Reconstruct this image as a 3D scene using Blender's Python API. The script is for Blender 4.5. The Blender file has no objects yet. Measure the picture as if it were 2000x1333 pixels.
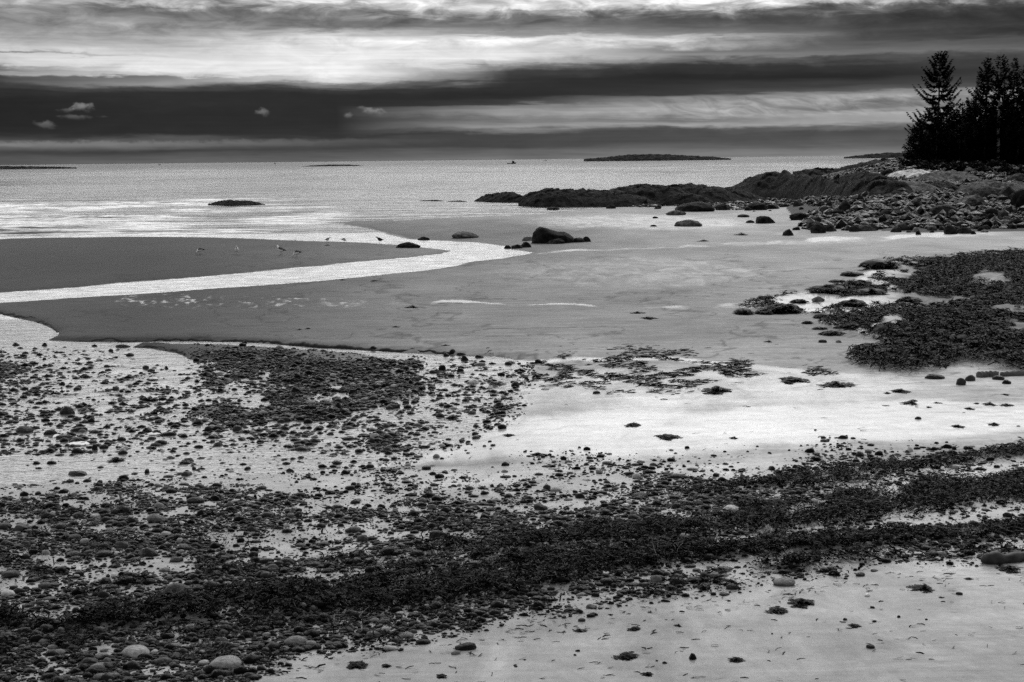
import bpy, math, random
import numpy as np
from mathutils import Matrix, Vector

random.seed(7)
RNG = np.random.default_rng(11)
SC = bpy.context.scene
COL = SC.collection

# ------------------------------------------------------------------ camera
CAM_H, FPX, U0, V0 = 6.4, 2778.0, 1000.0, 666.5
PITCH = math.atan(354.5 / FPX)
ROLL = 0.0107
cp, sp = math.cos(PITCH), math.sin(PITCH)
FWD = np.array([0, cp, -sp]); R0 = np.array([1.0, 0, 0]); UP0 = np.array([0, sp, cp])
RIGHT = math.cos(ROLL) * R0 - math.sin(ROLL) * UP0
UP = math.cos(ROLL) * UP0 + math.sin(ROLL) * R0
cam_d = bpy.data.cameras.new('camera')
cam = bpy.data.objects.new('camera', cam_d)
COL.objects.link(cam)
cam.matrix_world = Matrix(((RIGHT[0], UP[0], -FWD[0], 0), (RIGHT[1], UP[1], -FWD[1], 0),
                           (RIGHT[2], UP[2], -FWD[2], CAM_H), (0, 0, 0, 1)))
cam_d.sensor_width = 36
cam_d.lens = FPX / 2000 * 36
cam_d.clip_start = 0.2
cam_d.clip_end = 200000
SC.camera = cam

# ------------------------------------------------------------------ view, sun, sky
SC.view_settings.view_transform = 'Standard'
SC.view_settings.look = 'None'
SC.view_settings.exposure = 0.3
SC.view_settings.gamma = 1.0
SC.cycles.use_denoising = False
SC.cycles.max_bounces = 5
SUN_EL, SUN_AZ = math.radians(38), math.radians(20)      # azimuth measured from +Y towards +X
sl = bpy.data.lights.new('sun', 'SUN'); sl.energy = 0.7; sl.angle = math.radians(14)
sun = bpy.data.objects.new('sun', sl); COL.objects.link(sun)
sd = Vector((math.sin(SUN_AZ) * math.cos(SUN_EL), math.cos(SUN_AZ) * math.cos(SUN_EL), math.sin(SUN_EL)))
sun.rotation_euler = sd.to_track_quat('Z', 'Y').to_euler()
sun.location = (0, 0, 60)

def lin(c):
    return c / 12.92 if c <= 0.04045 else ((c + 0.055) / 1.055) ** 2.4

class NT:
    """small helper to write node graphs as expressions"""
    def __init__(self, tree):
        self.t = tree; self.n = tree.nodes; self.l = tree.links
    def node(self, typ, **kw):
        x = self.n.new(typ)
        for k, v in kw.items(): setattr(x, k, v)
        return x
    def put(self, sock, val):
        if hasattr(val, 'links') or isinstance(val, bpy.types.NodeSocket): self.l.new(val, sock)
        else: sock.default_value = val
    def m(self, op, a, b=0.0, c=None, clamp=False):
        x = self.node('ShaderNodeMath', operation=op, use_clamp=clamp)
        self.put(x.inputs[0], a); self.put(x.inputs[1], b)
        if c is not None: self.put(x.inputs[2], c)
        return x.outputs[0]
    def mr(self, v, a, b, c=0.0, d=1.0, smooth=True):
        x = self.node('ShaderNodeMapRange')
        x.interpolation_type = 'SMOOTHSTEP' if smooth else 'LINEAR'
        for i, q in enumerate((v, a, b, c, d)): self.put(x.inputs[i], q)
        return x.outputs[0]
    def mix(self, f, a, b):
        x = self.node('ShaderNodeMix', data_type='FLOAT')
        self.put(x.inputs[0], f); self.put(x.inputs[2], a); self.put(x.inputs[3], b)
        return x.outputs[0]
    def xyz(self, x, y, z=0.0):
        c = self.node('ShaderNodeCombineXYZ')
        self.put(c.inputs[0], x); self.put(c.inputs[1], y); self.put(c.inputs[2], z)
        return c.outputs[0]
    def noise(self, vec, scale=1.0, detail=4.0, rough=0.55, dist=0.0):
        x = self.node('ShaderNodeTexNoise')
        self.put(x.inputs['Vector'], vec)
        x.inputs['Scale'].default_value = scale; x.inputs['Detail'].default_value = detail
        x.inputs['Roughness'].default_value = rough; x.inputs['Distortion'].default_value = dist
        return x.outputs['Fac']
    def mapping(self, vec, scale=(1, 1, 1), rot=(0, 0, 0), loc=(0, 0, 0)):
        x = self.node('ShaderNodeMapping'); self.put(x.inputs[0], vec)
        x.inputs['Scale'].default_value = scale; x.inputs['Rotation'].default_value = rot
        x.inputs['Location'].default_value = loc
        return x.outputs[0]

SKY_COLS = {
 0: '0:.62 12:.7 25:.63 40:.66 55:.6 70:.56 85:.7 100:.75 115:.8 119:.75 122:.35 126:.8 140:.78 147:.4 152:.32 157:.6 162:.34 168:.2 178:.16 184:.26 192:.2 205:.14 235:.15 262:.18 274:.28 283:.42 291:.28 305:.32 323:.38',
 333: '0:.66 12:.8 22:.74 38:.48 50:.55 60:.64 75:.62 90:.66 100:.8 115:.84 130:.92 145:.92 154:.8 158:.5 164:.55 170:.62 180:.3 190:.2 230:.18 265:.19 275:.36 285:.38 295:.28 310:.38 320:.43',
 667: '0:.7 10:.86 20:.7 35:.52 50:.47 62:.5 74:.84 85:.92 100:.9 115:.93 130:.94 148:.96 160:.86 168:.5 178:.24 190:.18 240:.18 265:.22 275:.32 290:.28 305:.38 316:.43',
 1000: '0:.9 10:.84 22:.88 33:.68 42:.5 60:.5 71:.6 80:.96 100:.88 115:.92 128:.78 137:.5 147:.28 165:.2 190:.16 203:.25 210:.52 220:.62 230:.5 244:.62 254:.48 263:.3 285:.3 298:.42 311:.5',
 1333: '0:.96 12:.92 22:.78 32:.5 45:.35 58:.42 72:.55 82:.82 92:.72 103:.5 114:.58 125:.42 135:.22 160:.14 186:.24 195:.5 205:.62 215:.7 225:.66 234:.48 243:.64 253:.32 275:.33 290:.4 300:.48 308:.52',
 1667: '0:.9 10:.88 20:.76 32:.42 45:.3 60:.28 75:.32 90:.32 100:.4 112:.48 122:.32 135:.2 155:.14 170:.26 180:.36 190:.62 200:.66 212:.5 225:.68 240:.66 250:.45 260:.32 280:.38 295:.5 304:.56',
 2000: '0:.66 8:.5 16:.3 30:.22 60:.22 80:.16 95:.36 110:.42 125:.3 150:.25 175:.28 190:.52 220:.6 240:.5 260:.35 280:.38 301:.5',
}

def build_world():
    w = bpy.data.worlds.new('World'); SC.world = w; w.use_nodes = True
    t = NT(w.node_tree); t.n.clear()
    out = t.node('ShaderNodeOutputWorld'); bg = t.node('ShaderNodeBackground')
    t.l.new(bg.outputs[0], out.inputs[0])
    sky = t.node('ShaderNodeTexSky', sky_type='NISHITA')
    sky.sun_disc = False; sky.sun_elevation = SUN_EL; sky.sun_rotation = SUN_AZ
    bw = t.node('ShaderNodeRGBToBW'); t.l.new(sky.outputs[0], bw.inputs[0])
    tc = t.node('ShaderNodeTexCoord')
    s = t.node('ShaderNodeSeparateXYZ'); t.l.new(tc.outputs['Generated'], s.inputs[0])
    X, Y, Z = s.outputs
    hyp = t.m('MAXIMUM', t.m('SQRT', t.m('ADD', t.m('MULTIPLY', X, X), t.m('MULTIPLY', Y, Y))), 0.02)
    E = t.m('MULTIPLY', t.m('DIVIDE', Z, hyp), FPX)                      # height above the horizon
    A = t.m('MULTIPLY_ADD', t.m('ARCTAN2', X, Y), FPX, 1000.0)           # bearing
    # stretched cloud grain
    v1 = t.xyz(t.m('DIVIDE', A, 300.0), t.m('DIVIDE', t.m('ADD', E, t.m('MULTIPLY', A, 0.02)), 26.0), 1.3)
    v2 = t.xyz(t.m('DIVIDE', A, 85.0), t.m('DIVIDE', E, 24.0), 5.0)
    v3 = t.xyz(t.m('DIVIDE', A, 300.0), t.m('DIVIDE', E, 5.0), 9.0)
    n1 = t.noise(v1, 1.0, 6, 0.6, 0.3); n2 = t.noise(v2, 1.0, 7, 0.62, 0.5); n3 = t.noise(v3, 1.0, 4, 0.6, 0.2)
    hi = t.mr(E, 110, 300, 0.25, 1.0)
    E2 = t.m('ADD', E, t.m('MULTIPLY', t.m('SUBTRACT', n1, 0.5), 38.0))
    E2 = t.m('ADD', E2, t.m('MULTIPLY', t.m('MULTIPLY', t.m('SUBTRACT', n2, 0.5), 40.0), hi))
    fac = t.m('DIVIDE', E2, 340.0, clamp=True)
    step = 333.4; total = None
    Ac = t.m('MINIMUM', t.m('MAXIMUM', A, 0.0), 2000.0)
    for i, (u, txt) in enumerate(SKY_COLS.items()):
        r = t.node('ShaderNodeValToRGB'); r.color_ramp.interpolation = 'EASE'
        hor = 311.5 - 0.0107 * (u - 1000)
        pts = sorted(((hor - float(a)) / 340.0, float(b)) for a, b in (q.split(':') for q in txt.split()))
        pts = [(max(0.0, min(1.0, p)), b) for p, b in pts]
        el = r.color_ramp.elements
        while len(el) > 1: el.remove(el[-1])
        for j, (p, b) in enumerate(pts[:31]):
            e = el[0] if j == 0 else el.new(p)
            e.position = p; c = lin(b); e.color = (c, c, c, 1)
        t.l.new(fac, r.inputs[0])
        wgt = t.m('MAXIMUM', t.m('SUBTRACT', 1.0, t.m('DIVIDE', t.m('ABSOLUTE', t.m('SUBTRACT', Ac, float(i * step))), step)), 0.0)
        g = t.node('ShaderNodeSeparateColor'); t.l.new(r.outputs[0], g.inputs[0])
        term = t.m('MULTIPLY', g.outputs[0], wgt)
        total = term if total is None else t.m('ADD', total, term)
    low = t.m('MULTIPLY', total, t.mr(n3, 0.25, 0.75, 0.92, 1.08, False))
    low = t.m('MULTIPLY', low, t.mix(t.mr(E, 190, 270), 1.0, t.mr(n2, 0.32, 0.68, 0.62, 1.35, False)))
    low = t.m('MULTIPLY', low, t.mr(n2, 0.3, 0.7, 0.88, 1.10, False))
    low = t.m('MULTIPLY', t.m('POWER', low, 1.12), 0.85)
    # curled wisps hanging under the lifted band on the right
    v4 = t.xyz(t.m('DIVIDE', t.m('ADD', A, t.m('MULTIPLY', E, 1.6)), 55.0), t.m('DIVIDE', E, 22.0), 3.0)
    n4 = t.noise(v4, 1.0, 5, 0.6, 1.2)
    band = t.m('MULTIPLY', t.m('MULTIPLY', t.mr(E, 72, 84), t.mr(E, 122, 108)), t.mr(A, 1150, 1420))
    low = t.m('MULTIPLY', low, t.mix(band, 1.0, t.mr(n4, 0.3, 0.7, 0.72, 1.3)))
    # ragged row of low puffs on the left
    n5 = t.noise(t.xyz(t.m('DIVIDE', A, 26.0), t.m('DIVIDE', E, 16.0), 7.0), 1.0, 6, 0.6, 0.2)
    # lone small cumulus puffs
    for (u, v, rx, ry, g) in ((197, 216, 26, 11, .30), (172, 221, 22, 6, .10), (186, 234, 30, 6, .10), (130, 249, 24, 9, .13),
                              (528, 223, 17, 9, .19), (738, 219, 24, 10, .26), (688, 227, 11, 7, .17), (715, 213, 14, 4, .10), (236, 233, 14, 3, .04)):
        h = 311.5 - 0.0107 * (u - 1000) - v
        dx = t.m('DIVIDE', t.m('SUBTRACT', A, float(u)), float(rx)); dy = t.m('DIVIDE', t.m('SUBTRACT', E, float(h)), float(ry))
        d2 = t.m('SQRT', t.m('ADD', t.m('MULTIPLY', dx, dx), t.m('MULTIPLY', dy, dy)))
        d2 = t.m('ADD', d2, t.m('MULTIPLY', t.m('SUBTRACT', n5, 0.5), 2.4))
        top = t.mr(dy, -1.0, 0.9, 0.25, 1.0)
        low = t.m('ADD', low, t.m('MULTIPLY', t.m('MULTIPLY', t.mr(d2, 1.0, 0.1), g * 0.7), top))
    row = t.m('MULTIPLY', t.m('MULTIPLY', t.mr(t.m('ADD', E, t.m('MULTIPLY', n5, -22.0)), 34, 26), t.mr(E, 22, 36)), t.mr(A, 900, 200))
    low = t.m('ADD', low, t.m('MULTIPLY', row, 0.07))
    # cloud deck overhead, outside the picture
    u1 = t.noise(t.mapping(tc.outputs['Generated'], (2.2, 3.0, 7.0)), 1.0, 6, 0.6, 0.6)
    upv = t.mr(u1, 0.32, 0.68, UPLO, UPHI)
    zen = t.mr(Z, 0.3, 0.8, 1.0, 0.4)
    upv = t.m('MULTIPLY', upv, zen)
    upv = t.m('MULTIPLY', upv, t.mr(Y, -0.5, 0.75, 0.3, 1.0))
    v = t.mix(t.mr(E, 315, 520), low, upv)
    v = t.mix(t.mr(Z, 0.0, -0.02), v, 0.08)
    v = t.m('ADD', t.m('MULTIPLY', v, 0.95), t.m('MULTIPLY', bw.outputs[0], 0.0008))
    cc = t.node('ShaderNodeCombineColor')
    for k in range(3): t.l.new(v, cc.inputs[k])
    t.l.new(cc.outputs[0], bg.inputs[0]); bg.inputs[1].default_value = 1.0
    w.cycles.sampling_method = 'MANUAL'; w.cycles.sample_map_resolution = 1024
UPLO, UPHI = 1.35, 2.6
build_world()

# ------------------------------------------------------------------ numpy noise and projection helpers
def _h(ix, iy, iz, s):
    n = (ix * 374761393 + iy * 668265263 + iz * 2147483647 + s * 1274126177) & 0xffffffff
    n = ((n ^ (n >> 13)) * 1274126177) & 0xffffffff
    n = ((n ^ (n >> 16)) * 2246822519) & 0xffffffff
    return ((n ^ (n >> 15)) & 0xffffff) / float(0xffffff)

def vnoise(x, y, z=0.0, s=0):
    x = np.asarray(x, float); y = np.asarray(y, float); z = np.zeros_like(x) + z
    ix, iy, iz = np.floor(x).astype(np.int64), np.floor(y).astype(np.int64), np.floor(z).astype(np.int64)
    fx, fy, fz = x - ix, y - iy, z - iz
    fx, fy, fz = fx * fx * (3 - 2 * fx), fy * fy * (3 - 2 * fy), fz * fz * (3 - 2 * fz)
    def L(a, b, t): return a + (b - a) * t
    def P(dz):
        return L(L(_h(ix, iy, iz + dz, s), _h(ix + 1, iy, iz + dz, s), fx), L(_h(ix, iy + 1, iz + dz, s), _h(ix + 1, iy + 1, iz + dz, s), fx), fy)
    return L(P(0), P(1), fz) * 2 - 1

def fbm(x, y, z=0.0, s=0, o=4, r=0.5):
    a, t, f = 1.0, 0.0, 1.0; tot = 0
    for k in range(o):
        t = t + a * vnoise(np.asarray(x) * f + 17.3 * k, np.asarray(y) * f - 9.1 * k, np.asarray(z) * f, s + k); tot += a
        a *= r; f *= 2.03
    return t / tot

def sst(x, a, b):
    t = np.clip((np.asarray(x, float) - a) / (b - a), 0, 1)
    return t * t * (3 - 2 * t)

def proj(x, y, z=0.0):
    x = np.asarray(x, float); y = np.asarray(y, float); z = np.asarray(z, float)
    dz = z - CAM_H
    f = np.maximum(y * FWD[1] + dz * FWD[2], 0.5)
    r = x * RIGHT[0] + y * RIGHT[1] + dz * RIGHT[2]
    q = x * UP[0] + y * UP[1] + dz * UP[2]
    return U0 + FPX * r / f, V0 - FPX * q / f

def ray(u, v):
    d = FWD * FPX + RIGHT * (u - U0) + UP * (V0 - v)
    return d / d[1]                                             # per metre of y

def at0(u, v):
    d = ray(u, v); k = -CAM_H / min(d[2], -1e-5)
    return d[0] * k, k

def at_y(u, v, Y):
    d = ray(u, v)
    return d[0] * Y, Y, CAM_H + d[2] * Y

def inside_sd(px, py, poly):
    """signed distance, positive inside"""
    P = np.array(poly); Q = np.roll(P, -1, axis=0)
    best = np.full(px.shape, 1e18); ins = np.zeros(px.shape, bool)
    for (ax, ay), (bx, by) in zip(P, Q):
        ex, ey = bx - ax, by - ay
        L2 = ex * ex + ey * ey + 1e-12
        t = np.clip(((px - ax) * ex + (py - ay) * ey) / L2, 0, 1)
        best = np.minimum(best, (px - ax - t * ex) ** 2 + (py - ay - t * ey) ** 2)
        if ay != by:
            ins ^= ((ay > py) != (by > py)) & (px < ex * (py - ay) / (by - ay) + ax)
    d = np.sqrt(best)
    return np.where(ins, d, -d)

def strip(u, v, pts, w, soft=1.0):
    """1 on a polyline of half-height w (pixels of the survey drawing), fading out"""
    pts = np.array(pts, float)
    c = np.interp(u, pts[:, 0], pts[:, 1]); ww = np.interp(u, pts[:, 0], pts[:, 2]) if pts.shape[1] > 2 else w
    d = np.abs(v - c) / np.maximum(ww, 0.01)
    e = sst(u, pts[0, 0] - 60, pts[0, 0] + 10) * (1 - sst(u, pts[-1, 0] - 10, pts[-1, 0] + 60))
    return (1 - sst(d, 1.0 - 0.6 * soft, 1.0 + 0.6 * soft)) * e

def blob(u, v, cx, cy, rx, ry, slope=0.0):
    d = np.sqrt(((u - cx) / rx) ** 2 + ((v - cy - slope * (u - cx)) / ry) ** 2)
    return 1 - sst(d, 0.45, 1.15)

SEA = [(-900,474),(0,467),(120,464),(250,462),(400,463),(500,466),(600,470),(700,474),(800,480),(850,487),(880,491),(862,496),(800,503),(700,512),
 (600,522),(500,532),(400,541),(300,549),(200,557),(100,565),(0,572),(-900,612),(-900,640),(0,592),(100,586),(200,579),(300,573),
 (400,565),(500,558),(600,550),(700,541),(780,533),(850,525),(900,518),(935,510),(1000,503),(1040,494),(1005,488),(990,482),(940,476),
 (860,471),(800,468),(760,462),(735,453),(720,448),(680,441),(640,437),(628,435),(700,432),(800,430),(900,425),(1000,421),(1080,416),(1150,407),
 (1300,403),(1420,393),(1450,382),(1560,354),(1640,346),(1720,340),(1800,336),(2400,330),(3500,322),(3500,288),(1000,313.5),(-3000,358)]
STREAM = [(-900,600),(0,613),(30,621),(70,628),(95,638),(112,650),(108,657),(92,665),(150,667),(250,668),(350,666),(450,667),(500,669),
 (560,674),(620,680),(700,683),(780,688),(860,691),(900,694),(960,694),(1000,700),(1012,715),(1002,745),(992,770),(985,785),
 (950,795),(880,812),(825,812),(835,790),(850,745),(850,718),(830,708),(760,702),(700,695),(640,689),(560,684),(500,680),
 (450,677),(350,676),(265,678),(300,681),(340,688),(365,697),(372,703),(382,730),(392,760),(380,785),(350,812),(400,842),(460,852),
 (530,858),(500,872),(420,880),(340,890),(260,893),(150,893),(60,890),(0,905),(-900,940)]
LEFT_BAR = [(-900,700),(0,702),(60,712),(112,740),(122,762),(90,783),(0,800),(-900,820)]
SEA_W = [at0(u, max(v, 311.5 - 0.0107 * (u - 1000) + 1.0)) for u, v in SEA]
STREAM_W = [at0(*p) for p in STREAM]
BAR_W = [at0(*p) for p in LEFT_BAR]

def weed_right(u, v):
    """cover of the weedy rock patch on the right, 0..1"""
    m = sst(inside_sd(u, v, [(1700,522),(1760,512),(1850,510),(1950,498),(2600,470),(2600,760),(1990,742),(1930,725),(1880,722),
        (1830,735),(1760,742),(1700,735),(1655,718),(1660,700),(1740,682),(1640,655),(1600,640),(1620,628),(1560,618),(1440,612),
        (1500,588),(1640,570),(1680,545)]), -6, 14)
    return m

def rise(x, y, u):
    a = sst(u, 1500, 1800)
    r = np.interp(y, [100, 122, 150, 175, 205, 240, 330], [0, 0.15, 1.5, 2.7, 4.3, 5.0, 5.0])
    return r * a

RISE_Y = [-40, -3, 1, 4, 10, 14, 17, 29]; RISE_Z = [5.2, 4.8, 4.6, 3.4, 1.4, 0.75, 0.5, 0.0]
def beach_rise(y):
    return np.interp(y, RISE_Y, RISE_Z)

def survey(x, y):
    return proj(x, y, beach_rise(y))

def ground_h(x, y, detail=True):
    x = np.atleast_1d(np.asarray(x, float)); y = np.atleast_1d(np.asarray(y, float))
    u, v = survey(x, y)
    u = np.where(y < 3, 1000 + x * 300, u); v = np.where(y < 3, 6000, v)
    wob = fbm(x * 0.35, y * 0.35, 0, 3, 3) * 0.45 + fbm(x * 1.7, y * 1.7, 0, 5, 2) * 0.08
    s1 = -inside_sd(x, y, SEA_W) + wob
    s2 = -inside_sd(x, y, STREAM_W) + wob * 0.35 + sst(v, 705, 740) * (0.8 * fbm(x * 0.5, y * 0.3, 0, 6, 4) + 0.5 * fbm(x * 2.0, y * 1.2, 0, 7, 3))
    s3 = inside_sd(x, y, BAR_W) + wob * 2.0
    s2 = np.maximum(s2, s3)
    scarp = sst(v, 596, 604) * (1 - sst(v, 700, 706))
    hm = 0.16; wdt = 2.2 - 2.0 * scarp
    far = sst(y, 60, 130)
    l1 = np.where(s1 > 0, hm * (1 - np.exp(-np.abs(s1) / (1.5 + 4 * far))), -0.9 * (1 - np.exp(-np.abs(s1) / 9.0)))
    l2 = np.where(s2 > 0, hm * (1 - np.exp(-np.abs(s2) / wdt)), -0.07 * (1 - np.exp(-np.abs(s2) / 0.25)))
    z = np.minimum(l1, l2)
    z = np.where((s1 > 0) & (s2 > 0), z - (0.125 + 0.07 * fbm(x * 0.5, y * 0.4, 0, 9, 4) * (1 - sst(u, 700, 1000))) * sst(v, 700, 760) * (1 - sst(v, np.where(u < 700, 930, 900), np.where(u < 700, 1000, 960))) * (1 - sst(u, 880, 1010)), z)
    # gravel bar with puddles between
    gb = gravel_bar(u, v)
    z = np.where(s2 > -0.1, z + gb * (fbm(x * 0.8, y * 0.5, 0, 21, 4) * 0.2 + 0.06), z)
    z += beach_rise(y)
    # sand bar relief, low swells
    z += np.where(s1 > 0, fbm(x * 0.09, y * 0.06, 0, 8, 3) * 0.035, 0)
    wr = weed_right(u, v)
    z += wr * (0.10 + 0.16 * np.abs(fbm(x * 0.55, y * 0.28, 0, 31, 3)))
    r = rise(x, y, u)
    z += np.minimum(r, np.maximum(s1, 0) * 0.22) * (1 + 0.12 * fbm(x * 0.08, y * 0.08, 0, 41, 3))
    # foreground wrack banks
    wk = wrack(u, v)
    z += wk * 0.07
    if detail:
        z += np.where((y < 40) & (z > 0), fbm(x * 3, y * 3, 0, 51, 3) * 0.012, 0)
    return z

def gravel_bar(u, v):
    n = fbm(u * 0.016, v * 0.05, 0, 121, 4)
    m = sst(n * 34 + inside_sd(u, v, [(380,708),(440,702),(560,703),(700,706),(830,712),(845,745),(820,790),(700,800),(620,830),(520,862),(430,850),(360,818),(385,790),(400,760)]), -10, 24)
    return m

WR1 = [(150,1240,12),(300,1225,16),(500,1202,20),(700,1182,30),(900,1152,38),(1050,1135,36),(1200,1118,26),(1300,1104,20),(1500,1092,13),(1650,1080,14),(1800,1068,10),(2200,1040,12),(2900,960,12)]
WR2 = [(850,1098,4),(1000,1080,10),(1200,1062,13),(1350,1046,16),(1500,1030,26),(1700,1006,30),(1850,985,26),(2000,968,24),(2400,930,28),(2900,880,28)]
WR3 = [(1350,985,4),(1550,958,11),(1700,942,13),(1850,925,9),(1960,905,9),(2000,900,12),(2400,880,20),(2900,830,20)]
WR4 = [(-300,1240,14),(0,1238,12),(80,1245,10)]
WR5 = [(1500,1118,8),(1600,1112,10),(1750,1108,5)]
SLITS = [[(650,1162,5),(800,1146,8),(1000,1104,7)], [(1140,1096,5),(1300,1081,8),(1520,1064,5)], [(1320,1132,7),(1500,1114,11),(1720,1096,6)], [(20,1215,12),(150,1228,12)],
 [(370,1214,4),(540,1212,4)], [(1480,1022,4),(1600,1012,8)], [(1740,1042,6),(1850,1034,8),(2050,1020,7)], [(1880,948,6),(1950,940,9),(2100,925,9)], [(500,1108,8),(700,1090,10)], [(180,1150,10),(330,1120,8)], [(1000,1010,5),(1130,1000,9)], [(60,960,12),(160,950,14)], [(380,945,10),(520,935,14)]]
def slits(u, v):
    vv = v + 9 * fbm(u * 0.02, v * 0.05, 0, 131, 4)
    return np.clip(sum(strip(u, vv, q, 0, 0.8) for q in SLITS), 0, 1)

def wrack(u, v):
    n = fbm(u * 0.012, v * 0.05, 0, 61, 4)
    vv = v + n * 16
    m = np.maximum.reduce([strip(u, vv, WR1, 0, 0.6), strip(u, vv, WR2, 0, 0.6), strip(u, vv, WR3, 0, 0.7) * 0.8, strip(u, vv, WR4, 0), strip(u, vv, WR5, 0)])
    return np.clip(m * (0.80 + 1.3 * fbm(u * 0.02, v * 0.06, 0, 63, 4)), 0, 1) * (1 - 0.92 * slits(u, v))

def cobbles(u, v):
    """density of stones on the near beach, 0..1"""
    n = fbm(u * 0.008, v * 0.022, 0, 71, 4); n2 = fbm(u * 0.02, v * 0.06, 0, 73, 3)
    top = np.interp(u, [-900, 0, 250, 420, 520, 620, 800, 1000, 1200, 1500, 1800, 2000, 2900], [885, 900, 895, 880, 893, 912, 920, 915, 912, 898, 892, 880, 870])
    bot = np.interp(u, [-900, 0, 400, 520, 620, 850, 1000, 1150, 1300, 1500, 1700, 2000, 2900], [1600, 1560, 1500, 1345, 1312, 1282, 1245, 1215, 1195, 1165, 1135, 1105, 1050])
    main = sst(v + n * 60, top - 20, top + 110) * (1 - sst(v + n * 18, bot - 34, bot + 12))
    n3 = fbm(u * 0.006, v * 0.035, 0, 75, 4)
    patch = sst(0.7 * n2 + 0.8 * n3 + 0.22 * np.clip((v - 960) / 200, 0, 1) + 0.12, -0.12, 0.22)
    d = main * (0.16 + 0.84 * patch) * (1 - 0.82 * slits(u, v))
    gb = gravel_bar(u, v) * (0.18 + 0.82 * sst(n2 + 0.30 - 0.22 * sst(v, 735, 800), -0.05, 0.22))
    lb = sst(inside_sd(u, v, [(-900,705),(0,708),(60,722),(110,750),(118,768),(80,790),(0,805),(-900,820)]), -14, 14)
    spr = (0.26 + 0.5 * sst(n2, 0.0, 0.25)) * sst(inside_sd(u, v, [(-900,690),(0,690),(350,740),(420,700),(860,700),(1010,720),(980,800),(880,830),(760,905),(-900,930)]) + 40 * n, -50, 40)
    spr *= sst(v, np.interp(u, [0, 500, 700, 860, 1000], [668, 672, 690, 698, 704]), np.interp(u, [0, 500, 700, 860, 1000], [690, 690, 700, 708, 716]))
    spr += 0.10 * blob(u, v, 650, 870, 260, 60) + 0.10 * blob(u, v, 60, 840, 200, 60)
    return np.clip(np.maximum.reduce([d, gb * 0.95, lb * 0.8, spr]), 0, 1)

def hit(u, v):
    """first ground point on the survey ray"""
    d = ray(u, v)
    ys = np.concatenate([np.arange(12, 60, 0.25), np.arange(60, 460, 1.0)])
    zs = CAM_H + d[2] * ys
    g = ground_h(d[0] * ys, ys, False)
    g = np.maximum(g, -0.02)
    k = np.nonzero(zs <= g)[0]
    if len(k) == 0:
        return at0(u, v) + (0.0,)
    k = max(k[0], 1)
    a = zs[k - 1] - g[k - 1]; b = g[k] - zs[k]
    t = a / max(a + b, 1e-9); y = ys[k - 1] + (ys[k] - ys[k - 1]) * t
    return d[0] * y, y, float(g[k - 1] + (g[k] - g[k - 1]) * t)

# ------------------------------------------------------------------ mesh helpers
def mesh_np(name, V, F, mats=(), smooth=True, attrs=None, mat_idx=None):
    me = bpy.data.meshes.new(name)
    V = np.asarray(V, np.float32); F = np.asarray(F, np.int32); k = F.shape[1]
    me.vertices.add(len(V)); me.vertices.foreach_set('co', V.ravel())
    me.loops.add(F.size); me.loops.foreach_set('vertex_index', F.ravel())
    me.polygons.add(len(F))
    me.polygons.foreach_set('loop_start', np.arange(0, F.size, k, dtype=np.int32))
    me.polygons.foreach_set('loop_total', np.full(len(F), k, np.int32))
    me.polygons.foreach_set('use_smooth', np.full(len(F), smooth))
    for m in mats: me.materials.append(m)
    if mat_idx is not None: me.polygons.foreach_set('material_index', np.asarray(mat_idx, np.int32))
    for an, av in (attrs or {}).items():
        at = me.attributes.new(an, 'FLOAT', 'POINT'); at.data.foreach_set('value', np.asarray(av, np.float32))
    me.update(calc_edges=True)
    return me

def put(name, me, loc=(0, 0, 0), rz=0.0, sc=(1, 1, 1), parent=None):
    o = bpy.data.objects.new(name, me); COL.objects.link(o)
    o.location = loc; o.rotation_euler = (0, 0, rz); o.scale = sc
    if parent: o.parent = parent
    return o

def tag(o, label=None, cat=None, group=None, kind=None):
    if label: o['label'] = label
    if cat: o['category'] = cat
    if group: o['group'] = group
    if kind: o['kind'] = kind
    return o

def grid_faces(nr, nc):
    i = np.arange(nr - 1)[:, None] * nc + np.arange(nc - 1)[None, :]
    i = i.ravel()
    return np.stack([i, i + 1, i + nc + 1, i + nc], 1)

_ico = {}
def ico(sub):
    if sub in _ico: return _ico[sub]
    import bmesh
    bm = bmesh.new(); bmesh.ops.create_icosphere(bm, subdivisions=sub, radius=1.0)
    V = np.array([v.co[:] for v in bm.verts]); F = np.array([[v.index for v in f.verts] for f in bm.faces])
    bm.free(); _ico[sub] = (V, F); return V, F

def rock_shape(seed, sub=3, ang=0.5, flat=1.0, rough=0.25):
    """unit rock: x,y in -.5...5, z from about -.3 to 1; ang = how faceted"""
    V, F = ico(sub); rs = np.random.default_rng(seed)
    V = V.copy()
    V *= (1 + rough * fbm(V[:, 0] * 1.3 + seed, V[:, 1] * 1.3, V[:, 2] * 1.3, seed, 3))[:, None]
    for k in range(int(5 + 11 * ang)):
        n = rs.normal(size=3); n[2] = abs(n[2]) * rs.choice([1, 0.4]); n /= np.linalg.norm(n)
        d = rs.uniform(0.55, 0.92) + (1 - ang) * 0.12
        over = V @ n - d
        V -= np.where(over > 0, over * (0.35 + 0.6 * ang), 0)[:, None] * n
    V *= (1 + 0.05 * rough * 4 * fbm(V[:, 0] * 5, V[:, 1] * 5 + seed, V[:, 2] * 5, seed + 3, 3))[:, None]
    for a in (0, 1):
        V[:, a] = (V[:, a] - V[:, a].min()) / (V[:, a].max() - V[:, a].min()) - 0.5
    z = V[:, 2]; z = (z - z.min()) / (z.max() - z.min())
    V[:, 2] = z * 1.45 - 0.45
    return V, F

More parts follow.
